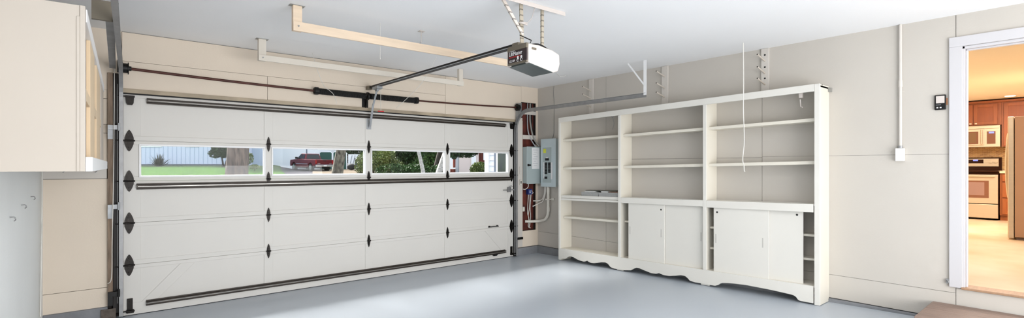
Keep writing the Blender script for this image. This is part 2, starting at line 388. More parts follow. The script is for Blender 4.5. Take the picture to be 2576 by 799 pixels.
# ------------------------------------------------------------------ tracks, shaft, springs
def ctrack(pts, w=.052, d=.024):
    """C shaped roller track along a path in a plane x = const; pts = (x,y,z); the open side faces +-x"""
    pass
def track(name, x, s, zt, y_end, label, m, hw=.012):
    t = thing(name, label, 'door track', (x, -.05, 0))
    R = .30; yv = -.045
    path = [(yv, .02)]+[(yv, z) for z in (.5, 1.0, 1.5)]
    cz = zt-R
    path += [(yv-R+R*math.cos(a), cz+R*math.sin(a)) for a in [i*PI/2/10 for i in range(11)]]
    path += [(yv-R-.4*(k+1), zt) for k in range(0, 3) if yv-R-.4*(k+1) > y_end+.1]+[(y_end, zt)]
    # profile in (lateral u along x, normal w)
    def sweep(prof):
        b = MB(); vs = []; n = len(path); k = len(prof)
        for i, (y, z) in enumerate(path):
            dy = path[min(i+1, n-1)][0]-path[max(i-1, 0)][0]; dz = path[min(i+1, n-1)][1]-path[max(i-1, 0)][1]
            l = math.hypot(dy, dz); ny, nz = -dz/l, dy/l      # normal
            for u, w in prof: vs.append((x+s*u+(.040*(y+ny*w) if s < 0 else 0.), y+ny*w, z+nz*w))
        fs = []
        for i in range(n-1):
            for j in range(k): fs.append((i*k+j, i*k+(j+1) % k, (i+1)*k+(j+1) % k, (i+1)*k+j))
        fs += [tuple(range(k)), tuple(reversed(range((n-1)*k, n*k)))]
        b.add(vs, fs); return b
    c = .0025
    prof = [(-hw,-.026),(hw,-.026),(hw,.026),(-hw,.026),(-hw,.026-c),(hw-c,.026-c),(hw-c,-.026+c),(-hw,-.026+c)]
    sweep(prof).build('rail', m, t)
    return t
tr = track('door_track', -.515, 1, 2.285, -2.46, 'galvanised roller track curving overhead at the right of the garage door', M['galvd'])
b = MB().box(-.50,-.085,2.2,-.495,-.04,2.30).prism([(-.02,2.42),(-.16,2.42),(-.16,2.30),(-.08,2.16),(-.02,2.16)], -.497, -.493, 'x'); b.build('corner_bracket', M['galv'], tr)
b = MB().box(-.50,-.042,.02,-.470,-.0305,2.2); b.build('wall_angle', M['galvd'], tr)
for z in (.28,): MB().box(-.50,-.075,z-.015,-.44,-.0305,z+.015).tube([(-.50,-.05,z+.03),(-.50,-.05,z-.03)], .012, 8).box(-.455,-.045,z-.02,-.36,-.0305,z+.018).build('track_clip', M['black'], tr)
TSK=.024
tl = track('door_track', -5.400, -1, 2.335, -5.9, 'galvanised roller track running overhead beside the left wall cabinet', M['galvd'], .015)
b = MB().box(-5.428,-.042,.14,-5.424,-.0305,2.2); b.build('wall_angle', M['galvd'], tl)
for z in (.24, 1.05, 1.79): MB().box(-5.50,-.078,z-.02,-5.415,-.0455,z+.02).tube([(-5.42,-.085,z+.04),(-5.42,-.085,z-.03)], .010, 8).box(-5.50,-.06,z-.11,-5.462,-.0455,z-.02).build('track_clip', M['black'] if z < 1 else M['galv'], tl)
b = MB().bar((-5.465,-.10,2.335),(-5.515,-1.95,2.405),.045,.005).bar((-5.445,-.10,2.355),(-5.490,-1.95,2.43),.005,.045); b.build('angle_iron', M['galv'], tl)
b = MB().box(-5.60,-2.02,2.33,-5.47,-1.99,2.45).box(-5.500,-2.02,2.33,-5.480,-1.99,2.704); b.build('track_hanger', M['brownm'], tl)
b = MB().bar((-5.545,-4.2,2.33),(-5.545,-4.2,2.704),.02,.03); b.build('track_hanger', M['galv'], tl)
# hanger of right track
th = thing('track_hanger', 'white painted strap hanger at the end of the right door track', 'hanger', (-.515,-2.44,2.29))
MB().box(-.522,-2.47,2.285,-.517,-2.43,2.704).build('strap', M['white'], th)
MB().bar((-.520,-2.445,2.40),(-.520,-2.20,2.704),.004,.018).build('brace', M['white'], th)
# torsion shaft assembly
YS, ZS = -.10, 2.348
def zs(x):  # slight sag of the long shaft
    u = (x+2.96)/2.4; return 2.300+.045*u*u
sh = thing('torsion_shaft', 'rusty brown torsion bar with black spring above the garage door', 'torsion spring', (-2.96, YS, 2.3))
xs = [-5.36+i*.3 for i in range(16)]+[-.50]
MB().tube([(x, YS, zs(x)) for x in xs if x < -3.55]+[(-3.6, YS, zs(-3.6))], .0135, 10).build('shaft_bar', M['rust'], sh)
MB().tube([(x, YS, zs(x)) for x in [-2.35,-2.0,-1.5,-1.0,-.5]], .0115, 10).build('shaft_bar', M['rust'], sh)
b = MB()
N = 74
for seg in ((-3.60, -3.02), (-2.96, -2.32)):
    n = 40; pts = []
    for i in range(n*8+1):
        t = i/8*2*PI; x = seg[0]+(seg[1]-seg[0])*i/(n*8)
        pts.append((x, YS+.031*math.cos(t), zs(x)+.031*math.sin(t)))
    b.tube(pts, .0078, 5)
    b.tube([(seg[0], YS, zs(seg[0])), (seg[1], YS, zs(seg[1]))], .026, 10)
b.build('spring', M['blackdull'], sh)
for x in (-3.62, -2.31):
    b = MB().tube([(x-.022, YS, zs(x)), (x+.022, YS, zs(x))], .042, 14).tube([(x-.03, YS, zs(x)), (x+.03, YS, zs(x))], .030, 12)
    for a in range(6): b.box(x-.02, YS+.04*math.cos(a*PI/3)-.007, zs(x)+.04*math.sin(a*PI/3)-.007, x+.02, YS+.04*math.cos(a*PI/3)+.007, zs(x)+.04*math.sin(a*PI/3)+.007)
    b.build('spring_cone', M['black'], sh)
x = -2.99
b = MB().tube([(x-.012, YS, 2.3), (x+.012, YS, 2.3)], .048, 14).prism([(YS-.03,2.30),(YS+.03,2.30),(-.02,2.24),(-.02,2.18),(-.03,2.16)], x-.004, x+.004, 'x').box(x-.04,-.022,2.155,x+.04,-.0155,2.33)
b.tube([(x-.045,YS-.04,2.30),(x-.045,YS-.05,2.30)],.012,8).tube([(x+.045,YS-.04,2.30),(x+.045,YS-.05,2.30)],.012,8)
b.build('centre_bracket', M['black'], sh)
for x, s in ((-5.372, 1), (-.515, -1)):
    z = zs(x)
    b = MB().tube([(x-.025, YS, z), (x-.018, YS, z)], .056, 18).tube([(x-.018, YS, z), (x+.018, YS, z)], .045, 18).tube([(x+.018, YS, z), (x+.025, YS, z)], .056, 18).tube([(x-.03, YS, z), (x+.045*s+.0, YS, z)], .022, 10)
    b.build('cable_drum', M['black'], sh)
MB().box(-5.43,-.15,2.31,-5.42,-.031,2.42).build('end_bracket', M['black'], sh)
tag(MB().tube([(-5.452,-.10,2.33),(-5.455,-.105,1.8),(-5.46,-.10,1.2),(-5.468,-.10,.75),(-5.472,-.08,.40),(-5.50,-.06,.34)], .0035, 6).build('lift_cable', M['wire']), 'thin pale cable running down beside the left door track', 'cable')

# ------------------------------------------------------------------ garage door opener
op = thing('garage_door_opener', 'white and black ceiling-hung garage door opener with long rail', 'garage door opener', (-2.95,-3.1,2.2))
# rail
MB().box(-2.972,-2.95,2.395,-2.928,-.12,2.402).box(-2.972,-2.95,2.402,-2.968,-.12,2.425).box(-2.932,-2.95,2.402,-2.928,-.12,2.425).build('rail', M['black'], op)
MB().tube([(-2.95,-2.95,2.415),(-2.95,-1.8,2.415)], .009, 8).box(-2.954,-1.8,2.41,-2.946,-.12,2.42).build('chain', M['hinge'], op)
MB().tube([(-2.985,-2.9,2.398),(-2.985,-.3,2.398)], .004, 6).build('cable', M['galv'], op)
MB().box(-2.98,-.12,2.39,-2.92,-.016,2.432).build('header_bracket', M['brownm'], op)
MB().box(-2.985,-.36,2.368,-2.915,-.22,2.396).box(-2.965,-.31,2.345,-2.935,-.25,2.37).build('trolley', M['galv'], op)
MB().bar((-2.95,-.28,2.36),(-2.94,-.13,2.16),.008,.022,(1,0,0)).bar((-2.94,-.15,2.20),(-2.93,-.035,1.93),.008,.026,(1,0,0)).tube([(-2.93,-.04,1.955),(-2.92,-.03,1.975)],.008,6).build('door_arm', M['galv'], op)
MB().tube([(-2.93,-.34,2.36),(-2.928,-.34,2.10)], .003, 6).build('release_cord', M['wire'], op)
MB().tube([(-2.965,-.34,2.095),(-2.89,-.34,2.095)], .006, 8).build('release_handle', M['red'], op)
# housing: bezel end faces -X (label), long white cover faces -Y
hx0, hx1, hy0, hy1, hz0, hz1 = -3.10, -2.80, -3.225, -2.985, 2.205, 2.352
b = MB()
prof = [(hx0, hz0+.0), (hx0+.26, hz0-.045), (hx0+.315, hz0-.03), (hx0+.335, hz0+.03), (hx0+.33, hz0+.105), (hx0+.25, hz0+.13), (hx0+.12, hz1-.002), (hx0, hz1)]
b.prism(prof, hy0, hy0+.05, 'y'); b.prism(prof, hy1-.03, hy1+.02, 'y')
b.prism([(hx0+.335, hz0+.03), (hx0+.33, hz0+.105), (hx0+.25, hz0+.13), (hx0+.25, hz0-.04), (hx0+.315, hz0-.03)], hy0+.05, hy1-.03, 'y')
b.build('light_cover', M['offw'], op, bevel=.012)
MB().prism([(hx0+.012, hz0+.012), (hx0+.25, hz0-.03), (hx0+.25, hz0+.128), (hx0+.12, hz1-.008), (hx0+.012, hz1-.008)], hy0+.05, hy1-.03, 'y').build('chassis', M['brownm'], op)
MB().box(hx0-.012, hy0+.014, hz0+.022, hx0+.012, hy1-.008, hz1-.035).build('label_plate', M['labelb'], op, bevel=.002)
MB().box(hx0-.014, hy0+.010, hz1-.035, hx0+.012, hy1-.004, hz1+.004).box(hx0-.012, hy0+.012, hz0+.006, hx0+.012, hy1-.006, hz0+.022).build('bezel', M['brownm'], op, bevel=.003)
MB().prism([(hx0+.01, hz0-.004), (hx0+.255, hz0-.046), (hx0+.255, hz0-.030), (hx0+.01, hz0+.012)], hy0+.006, hy1-.004, 'y').build('bottom_lens', M['smoke'], op)
MB().box(hx0+.03, hy0-.006, hz1-.045, hx0+.075, hy0+.0, hz1-.028).build('lens_latch', M['brownm'], op, bevel=.004)
MB().tube([(hx0+.05,-3.12,hz1+.005),(hx0+.12,-3.20,hz1+.012),(hx0+.24,-3.18,hz1-.005),(hx0+.27,-3.16,hz0+.14)], .006, 6).tube([(-3.06,-3.19,hz1),(-3.05,-3.20,hz1+.03),(-3.08,-3.10,hz1+.085)], .004, 6).build('power_cord', M['blackdull'], op)
TM = Matrix.Translation((hx0-.0125, hy1-.025, hz0+.088)) @ Matrix(((0,0,-1,0),(-1,0,0,0),(0,1,0,0),(0,0,0,1)))
text('lettering', 'LiftMaster', .043, .0006, TM, M['labelw'], op, .88)
text('lettering', 'CHAMBERLAIN', .010, .0006, Matrix.Translation((0,0,.024)) @ TM, M['labelw'], op, 1.0)
text('lettering', 'PROFESSIONAL', .0135, .0006, Matrix.Translation((0,0,-.024)) @ TM, M['red'], op, 1.5)
text('lettering', '1/2 HP', .026, .0006, Matrix.Translation((0,-.0,-.054)) @ TM, M['labelw'], op, .95)
for yy in (-3.115, -3.155):
    b = MB().tube([(hx0-.0135, yy, hz0+.055), (hx0-.011, yy, hz0+.055)], .010, 12).tube([(hx0-.0135, yy, hz0+.034), (hx0-.011, yy, hz0+.034)], .013, 12); b.build('printed_bulb', M['labelw'], op)
    MB().tube([(hx0-.0142, yy-.004, hz0+.032), (hx0-.0136, yy-.004, hz0+.032)], .009, 10).build('printed_ring', M['labelb'], op)
# mounting straps
def perf_mat(name, rgb):
    m = mat(name, rgb, .5, .3); nt = m.node_tree; b = nt.nodes['Principled BSDF']
    tc = nt.nodes.new('ShaderNodeTexCoord'); sp = nt.nodes.new('ShaderNodeSeparateXYZ'); nt.links.new(tc.outputs['Object'], sp.inputs[0])
    w = nt.nodes.new('ShaderNodeMath'); w.operation = 'MODULO'; w.inputs[1].default_value = .045
    a = nt.nodes.new('ShaderNodeMath'); a.operation = 'ABSOLUTE'; nt.links.new(sp.outputs['Z'], a.inputs[0]); nt.links.new(a.outputs[0], w.inputs[0])
    l = nt.nodes.new('ShaderNodeMath'); l.operation = 'LESS_THAN'; l.inputs[1].default_value = .010; nt.links.new(w.outputs[0], l.inputs[0])
    mx = nt.nodes.new('ShaderNodeMix'); mx.data_type = 'RGBA'; nt.links.new(l.outputs[0], mx.inputs[0])
    mx.inputs[6].default_value = (*lin(rgb), 1); mx.inputs[7].default_value = (*[v*.45 for v in lin(rgb)], 1)
    nt.links.new(mx.outputs[2], b.inputs['Base Color']); return m
M['strap'] = perf_mat('perforated_strap', (196,186,168)); M['strapw'] = perf_mat('painted_perforated_strap', (232,222,212))
def perf(name, p0, p1, w, m, parent, label=None):
    o = MB().bar(p0, p1, w, .004, (0,1,0)).bar((p0[0], p0[1]+.012, p0[2]), (p1[0], p1[1]+.012, p1[2]), .004, .024, (0,1,0)).build(name, m, parent)
    return o
perf('mounting_strap', (-3.02,-3.06,2.35), (-3.03,-3.06,2.70), .034, M['strap'], op)
perf('mounting_strap', (-2.80,-3.06,2.33), (-2.80,-3.06,2.70), .026, M['strap'], op)
perf('brace_strap', (-3.015,-3.065,2.46), (-3.22,-3.065,2.70), .024, M['strapw'], op)
MB().tube([(-3.05,-3.085,2.545),(-2.99,-3.085,2.548),(-2.985,-3.04,2.55),(-3.05,-3.04,2.545),(-3.055,-3.085,2.54),(-2.99,-3.085,2.535)], .006, 6).tube([(-3.0,-3.085,2.54),(-2.93,-3.07,2.60),(-2.90,-3.08,2.70)],.003,6).build('cord_wrap', M['offw'], op)
MB().box(-3.25,-3.12,2.695,-2.60,-3.085,2.704).box(-3.25,-3.123,2.672,-2.60,-3.119,2.704).build('ceiling_angle', M['offw'], op)
MB().tube([(-2.79,-3.2,2.17),(-2.74,-3.2,2.145),(-2.66,-3.19,2.16)], .0018, 5).build('antenna_wire', M['grey'], op)
MB().box(-3.10,-3.10,hz1-.006,-2.99,-3.03,hz1+.03).build('mount_bracket', M['brownm'], op, bevel=.003)

# ------------------------------------------------------------------ ceiling racks and small things
def rack(loc, x0, x1, y, zt, zb, w, h, m, label, right=True):
    t = thing('ceiling_rack', label, 'ceiling rack', (x0, y, ZC), 'hanging lumber racks')
    MB().box(x0, y-w/2, zb, x0+.07, y+w/2, zt).build('post', m, t, bevel=.003)
    if right: MB().box(x1-.06, y-w/2, zb, x1, y+w/2, zt).build('post', m, t, bevel=.003)
    MB().box(x0-.004, y-w/2-.021, zb-.004, x1, y-w/2-.001, zb+h).build('crossbar', m, t, bevel=.002)
    MB().box(x0-.02, y-w/2-.01, ZC-.004, x0+.09, y+w/2+.01, ZC-.0005).build('mounting_plate', M['grey'], t)
    MB().tube([(x0+.035, y-w/2-.022, zb+h*.5), (x0+.035, y-w/2-.030, zb+h*.5)], .007, 6).build('bolt', M['galvd'], t)
    return t
rack(0, -4.39, -1.75, -1.86, ZC-.001, 2.50, .04, .070, M['beam'], 'bare pine lumber rack hanging from the ceiling, nearer the opener')
rack(0, -4.34, -1.88, -.55, ZC-.001, 2.485, .05, .055, M['beamw'], 'cream painted lumber rack hanging from the ceiling near the door wall')
hk = thing('ceiling_hook', 'small metal hook hanging from the ceiling by a chain', 'hook', (-3.226,-1.847,ZC))
MB().box(-3.25,-1.87,ZC-.006,-3.20,-1.82,ZC-.0005).build('plate', M['offw'], hk)
MB().tube([(-3.226,-1.847,ZC-.006),(-3.222,-1.84,ZC-.06),(-3.228,-1.845,ZC-.11)], .004, 6).build('link', M['offw'], hk)
MB().tube([(-3.228,-1.845,ZC-.11),(-3.245,-1.845,ZC-.125),(-3.243,-1.845,ZC-.148),(-3.222,-1.845,ZC-.155),(-3.205,-1.845,ZC-.14)], .004, 6).build('hook', M['galvd'], hk)
for pts, lab in (([(-3.76,-.40,2.68),(-3.70,-.36,2.52),(-3.62,-.30,2.38),(-3.57,-.26,2.33),(-3.50,-.22,2.30),(-3.45,-.2,2.26),(-3.40,-.16,2.17)], 'thin white string hanging across the wall left of the centre spring bracket'),
                 ([(-2.56,-1.02,2.695),(-2.62,-.95,2.52),(-2.68,-.80,2.35),(-2.80,-.50,2.13)], 'thin white string slanting down right of the opener arm'),
                 ([(-3.60,-1.84,2.47),(-3.60,-1.0,2.46),(-3.07,-.30,2.50),(-3.07,-.3,2.38)], None)):
    if lab: tag(MB().tube(pts, .0028, 5).build('string', M['wire']), lab, 'string', 'strings hanging from the ceiling')
tag(MB().tube([(-3.64,-1.845,2.704),(-3.642,-1.845,2.55),(-3.64,-1.843,2.38)], .0022, 5).build('string', M['wire']), 'thin white string hanging straight down behind the pine rack', 'string', 'strings hanging from the ceiling')
tag(MB().tube([(-.45,-3.60,2.704),(-.452,-3.604,2.3),(-.448,-3.60,2.0),(-.455,-3.612,1.7),(-.452,-3.595,1.5),(-.448,-3.605,1.44),(-.452,-3.61,1.385),(-.449,-3.618,1.37)], .005, 6).build('pull_cord', M['wire']), 'white pull cord hanging from the ceiling before the bookcase', 'pull cord')

# ------------------------------------------------------------------ bookcase (lengths s from the corner, heights h above the sloping floor)
bc = thing('bookcase', 'long cream built-in shelving unit with sliding cupboard doors and scalloped base', 'shelving unit', (-.125,-2.5,fz(-2.5)))
XF = -.25
def sbox(b, x0, s0, h0, x1, s1, h1):
    n = len(b.v); b.box(x0, -s0, h0, x1, -s1, h1)
    b.v[n:] = [(v[0], v[1], v[2]+fz(v[1])) for v in b.v[n:]]; return b
XB = -.0135
def part(name, m, boxes, bev=.0025, par=None):
    b = MB()
    for q in boxes: sbox(b, *q)
    return b.build(name, m, par or bc, bevel=bev)
part('side_panel', M['book'], [(XF,.744,.005,XB,.776,2.11)])
part('side_panel', M['book'], [(XF,4.210,.005,XB,4.248,2.13)])
part('stile', M['bookw'], [(XF-.018,4.200,.003,XF,4.248,2.135)])
part('divider', M['book'], [(XF+.001,1.857,.18,XB,1.888,2.10)])
part('divider', M['book'], [(XF+.001,3.060,.18,XB,3.090,2.10)])
part('stile', M['bookw'], [(XF-.0185,1.851,.1825,XF,1.891,2.0645)])
part('stile', M['bookw'], [(XF-.0185,3.054,.1825,XF,3.094,2.0645)])
part('stile', M['bookw'], [(XF-.0185,.744,.012,XF,.7785,2.0645)])
part('top_board', M['book'], [(XF,.744,2.10,XB,4.248,2.12)])
part('top_rail', M['bookw'], [(XF-.018,.744,2.065,XF,4.198,2.136)])
XS = -.205
for s0, s1 in ((.778,1.855), (1.890,3.058), (3.092,4.208)):
    for h0, h1 in ((1.779,1.812), (1.360,1.394)): part('shelf', M['book'], [(XS,s0,h0,XB,s1,h1)])
part('counter', M['bookw'], [(XF,.778,.937,XB,1.850,.976)]); part('counter_rail', M['bookw'], [(XF,.778,.903,XF+.02,1.850,.931)])
part('counter', M['bookw'], [(XF,1.892,.955,XB,3.053,.974)]); part('counter_rail', M['bookw'], [(XF-.018,1.892,.903,XF,3.053,.975)])
part('counter', M['bookw'], [(XF,3.095,.955,XB,4.199,.974)]); part('counter_rail', M['bookw'], [(XF-.018,3.095,.895,XF,4.190,.974)])
part('shelf', M['book'], [(-.20,.79,.630,XB,1.855,.660)])
part('bottom_shelf', M['book'], [(XF,.778,.163,XB,4.208,.182)])
for s0, s1, hs in ((1.890,3.058,(.64,)), (3.092,4.208,(.412,.648))):
    for h in hs: part('inner_shelf', M['book'], [(-.175,s0,h,XB,s1,h+.022)])
# sliding doors
def sdoor(x, s0, s1, slots, hole):
    d = part('sliding_door', M['bookw'], [(x-.006,s0,.176,x+.006,s1,.93)], .0015)
    for s in slots: part('finger_slot', M['slot'], [(x-.0068,s,.50,x-.0058,s+.012,.60)], 0, d)
    if not hole: return
    y = -hole[0]; z = hole[1]+fz(y)
    MB().tube([(x-.0068,y,z),(x-.0055,y,z)], .011, 10).build('hole', M['blackdull'], d)
sdoor(-.236, 2.000, 2.535, (2.02, 2.485), (2.49,.84))
sdoor(-.216, 2.50, 3.035, (3.00,), None)
sdoor(-.236, 3.170, 3.768, (3.19, 3.700), (3.21,.845))
sdoor(-.216, 3.60, 4.085, (), (4.03,.86))
# scalloped apron
ap = [(0.779,.012),(.83,.036),(0.885,.040),(0.928,.066),(0.953,.081),(0.996,.087),(1.054,.081),(1.137,.055),(1.25,.042),(1.289,.054),(1.31,.066),(1.332,.055),(1.376,.043),(1.437,.045),(1.498,.058),(1.573,.076),(1.64,.082),(1.683,.07),(1.719,.036),(1.76,.020),(1.95,.020),
      (2.06,.034),(2.10,.060),(2.143,.079),(2.195,.078),(2.271,.061),(2.365,.042),(2.44,.044),(2.477,.061),(2.5,.053),(2.548,.044),(2.618,.044),(2.698,.059),(2.776,.078),(2.832,.076),(2.864,.056),(2.891,.031),(2.95,.022),(3.20,.022),
      (3.24,.039),(3.255,.054),(3.284,.067),(3.342,.075),(3.422,.082),(3.54,.087),(3.646,.084),(3.774,.080),(3.896,.073),(3.976,.068),(4.015,.063),(4.038,.05),(4.057,.025),(4.076,.018),(4.19,.016)]
b = MB(); vs = []; fs = []
top = .182
for s, h in ap:
    for x, hh in ((XF-.018,h),(XF-.018,top),(XF,top),(XF,h)): vs.append((x, -s, hh+SL*s))
n = len(ap)
for i in range(n-1):
    for k in range(4): fs.append((i*4+k, i*4+(k+1) % 4, (i+1)*4+(k+1) % 4, (i+1)*4+k))
fs += [(0,1,2,3), ((n-1)*4+3,(n-1)*4+2,(n-1)*4+1,(n-1)*4)]
b.add(vs, fs); b.build('apron', M['bookw'], bc)
part('foot', M['bookw'], [(XF,1.82,.004,XF+.02,1.92,.165)]); part('foot', M['bookw'], [(XF,3.02,.004,XF+.02,3.12,.165)])
b = MB().tube([(-.012-.02,-4.20,2.20),(-.24,-4.262,2.215)], .0025, 5).box(-.05,-4.275,2.16,-.014,-4.249,2.20); b.build('wall_tie', M['grey'], bc)
b = MB().box(-.23,-4.08,2.105,-.205,-4.05,2.178).tube([(-.225,-4.06,2.09),(-.215,-4.06,2.02),(-.22,-4.08,2.01)], .005, 6); 
tag(b.build('hanging_bracket', M['offw'], bc), None, None)
b = MB().tube([(-.20,-1.70,2.115),(-.19,-1.71,2.06),(-.20,-1.73,2.0),(-.195,-1.70,1.93)], .003, 5).tube([(-.20,-1.66,2.12),(-.19,-1.70,2.09),(-.20,-1.74,2.12)], .004, 5); b.build('wire_scrap', M['galvd'], bc)

# flat slabs piled on the shelf
ORD = ['topmost', 'second from the top', 'third from the top', 'lowest']
def slab(x0, s0, x1, s1, h0, t, m, label, cat='tile', name='floor_tile', group='grey slabs piled on the shelf', tilt=0.):
    b = MB(); 
    b.box(x0, -s0, 0, x1, -s1, t); cz = h0+SL*(s0+s1)/2
    o = b.xf(lambda v: Vector((v.x, v.y, v.z+fz(v.y)+h0+tilt*(-v.y-(s0+s1)/2)))).build(name, m, None, bevel=.0015)
    return tag(o, label, cat, group)
H = .9765
for i in range(4):
    slab(-.235+random.uniform(-.006,.006), 1.165+random.uniform(-.01,.012), -.04, 1.485+random.uniform(-.008,.004), H+i*.0145, .0138, M['tile'], 'flat grey slab in the left pile on the counter shelf, %s of its four' % ORD[3-i])
for i in range(4):
    slab(-.240+random.uniform(-.006,.006), 1.492+random.uniform(.0,.006), -.05, 1.835+random.uniform(-.008,.0), H+i*.0135, .0128, M['tile'], 'flat grey slab in the right pile on the counter shelf, %s of its four' % ORD[3-i])
slab(-.225, 1.225, -.06, 1.40, H+.0585, .013, M['tilew'], 'small pale slab lying on the left pile, under the dark one')
slab(-.19, 1.21, -.08, 1.48, H+.0725, .010, M['tiled'], 'thin dark slab on the very top of the left pile')
slab(-.235, 1.535, -.10, 1.655, H+.0545, .018, M['tilew'], 'pale slab lying on the right pile beside the brown one')
slab(-.238, 1.675, -.05, 1.825, H+.0545, .017, M['tileb'], 'brown edged slab lying at the right end of the right pile')
slab(-.21, 1.50, -.08, 1.78, H+.0745, .010, M['tiled'], 'thin dark slab lying across the top of the right pile')

# ------------------------------------------------------------------ peg racks on the right wall
def peg_rack(y0, y1, z0, pegs, label, holes):
    t = thing('peg_rack', label, 'peg rack', (-.03,(y0+y1)/2,z0), 'wooden peg racks above the bookcase')
    MB().box(-.032,y0,z0,-.0125,y1,ZC-.002).build('backboard', M['wall_cream'], t, bevel=.002)
    yc = (y0+y1)/2
    for zp in pegs:
        MB().tube([(-.03,yc,zp-.045),(-.215,yc,zp+.0)], .0085, 8).build('peg', M['cab'], t)
        MB().tube([(-.2155,yc,zp),(-.2165,yc,zp)], .0075, 8).build('peg_end', M['wall_dark'], t)
    if holes:
        for zp in pegs: MB().tube([(-.0335,yc+.0,zp+.02),(-.0322,yc,zp+.02)], .010, 10).build('bolt_hole', M['blackdull'], t)
peg_rack(-1.215,-1.135,2.155,(2.575,2.465,2.34),'pale peg board above the bookcase, nearest the corner',False)
peg_rack(-2.45,-2.36,2.18,(2.615,2.467,2.352),'pale peg board above the middle of the bookcase',False)
peg_rack(-3.68,-3.60,2.205,(2.612,2.480,2.358),'pale peg board with three dark bolts, farthest from the corner',True)

# ------------------------------------------------------------------ electrical corner
db = thing('disconnect_box', 'grey metal electrical box with paper sheet on its door, left of the breaker panel', 'electrical box', (-.19,-.07,1.15))
MB().box(-.345,-.118,1.152,-.032,-.0165,1.733).build('case', M['panel'], db, bevel=.006)
MB().box(-.352,-.126,1.145,-.026,-.118,1.740).build('lid', M['panel'], db, bevel=.004)
MB().box(-.243,-.1275,1.385,-.082,-.1263,1.722).build('paper_sheet', M['paper'], db)
b = MB()
for i in range(8): b.box(-.225+.02*(i % 2), -.1282, 1.685-i*.036, -.12-.02*(i % 3), -.1277, 1.689-i*.036)
b.build('print_lines', M['ink'], db)
MB().box(-.342,-.135,1.425,-.310,-.1265,1.46).box(-.312,-.14,1.43,-.275,-.1265,1.455).build('latch', M['black'], db, bevel=.003)
bp = thing('breaker_panel', 'open grey breaker panel with rows of black switches', 'breaker panel', (-.05,-.34,1.10))
MB().box(-.085,-.495,1.110,-.0135,-.165,1.858).build('case', M['panel2'], bp, bevel=.004)
MB().box(-.094,-.512,1.098,-.085,-.175,1.862).prism([(-.22,1.12),(-.155,1.098),(-.40,1.098),(-.40,1.12)], -.0952, -.0942, 'x').build('cover', M['panel2'], bp, bevel=.003)
MB().box(-.0975,-.415,1.165,-.0942,-.215,1.722).build('face_plate', M['panel'], bp, bevel=.003)
MB().box(-.0985,-.30,1.635,-.0976,-.238,1.702).build('warning_label', M['yellow'], bp)
MB().box(-.108,-.365,1.515,-.0976,-.285,1.552).build('main_switch', M['black'], bp, bevel=.002)
MB().box(-.106,-.345,1.553,-.0976,-.305,1.57).build('main_label', M['paper'], bp)
for i in range(8):
    z = 1.475-i*.0235
    MB().box(-.105,-.325,z-.010,-.0976,-.272,z+.010).box(-.111,-.305,z-.006,-.105,-.29,z+.004).build('breaker', M['black'], bp, bevel=.001)
    if i < 7: MB().box(-.105,-.402,z-.010,-.0976,-.350,z+.010).box(-.111,-.385,z-.006,-.105,-.37,z+.004).build('breaker', M['black'], bp, bevel=.001)
for i in range(11):
    z = 1.477-i*.0235
    MB().box(-.0988,-.268,z-.0095,-.0976,-.235,z+.0095).build('circuit_label', M['paper'], bp)
MB().box(-.0988,-.445,1.22,-.0976,-.412,1.485).build('circuit_list', M['paper'], bp)
MB().box(-.107,-.325,1.225,-.0976,-.272,1.262).build('breaker', M['black'], bp, bevel=.001)
# conduits
pc = thing('drain_conduit', 'thick cream painted pipe bending from the panel into the wall recess', 'conduit', (-.05,-.28,1.09))
path = [(-.05,-.30,1.098),(-.05,-.30,.95),(-.05,-.30,.72)]+[(-.05+.0*i,-.30+.14*(1-math.cos(a)),.72-.17*math.sin(a)) for i, a in enumerate([k*PI/2/8 for k in range(1,9)])]+[(-.06,-.10,.535),(-.12,-.055,.53),(-.19,-.03,.53),(-.25,.03,.53)]
MB().tube(path, .0235, 14).build('pipe', M['pvc'], pc)
for z in (1.05,.74): MB().tube([(-.05,-.30,z+.04),(-.05,-.30,z-.04)], .028, 14).build('coupling', M['pvc'], pc)
MB().box(-.075,-.345,.885,-.0135,-.255,.905).box(-.03,-.41,.885,-.0135,-.345,.915).build('pipe_strap', M['pvc'], pc)
tag(MB().tube([(-.15,.02,2.45),(-.155,.02,2.2),(-.15,-.01,2.02),(-.12,-.02,1.90),(-.09,-.05,1.82),(-.055,-.10,1.745)], .014, 10).build('flexible_conduit', M['grey']), 'pale grey flexible conduit curving down to the electrical box, on the right', 'conduit', 'conduits in the recess')
tag(MB().tube([(-.205,.02,2.45),(-.215,.015,2.2),(-.215,-.0,2.0),(-.18,-.02,1.88),(-.13,-.05,1.78),(-.10,-.07,1.742)], .011, 10).build('flexible_conduit', M['galv']), 'thin grey flexible conduit curving down to the electrical box, on the left', 'conduit', 'conduits in the recess')
tag(MB().tube([(-.11,.03,2.45),(-.11,.03,2.1),(-.09,.0,1.95)], .008, 8).build('cable', M['blackdull']), 'black cable behind the flexible conduits in the corner recess', 'cable')
tag(MB().box(-.345,-.0215,1.86,-.05,-.0155,1.93).build('blocking_board', M['wall_cream'], None, bevel=.002), 'short cream board across the corner recess above the electrical boxes', 'board', 'boards across the recess')
tag(MB().box(-.345,-.0215,2.26,-.05,-.0155,2.32).build('blocking_board', M['wall_cream'], None, bevel=.002), 'short cream board across the top of the corner recess', 'board', 'boards across the recess')
jb = thing('junction_box', 'small blue junction box with wires in the corner recess', 'junction box', (-.19,-.02,1.0))
MB().box(-.225,-.030,.965,-.145,.035,1.055).build('box', M['blue'], jb, bevel=.005)
MB().box(-.208,-.032,.99,-.182,-.0302,1.03).build('emblem', M['paper'], jb)
MB().box(-.202,-.033,.998,-.188,-.0322,1.022).build('emblem_centre', M['blue'], jb)
MB().tube([(-.16,-.034,1.04),(-.155,-.036,1.01),(-.13,-.034,.995),(-.17,-.034,.975)], .004, 5).build('wire', M['paper'], jb)
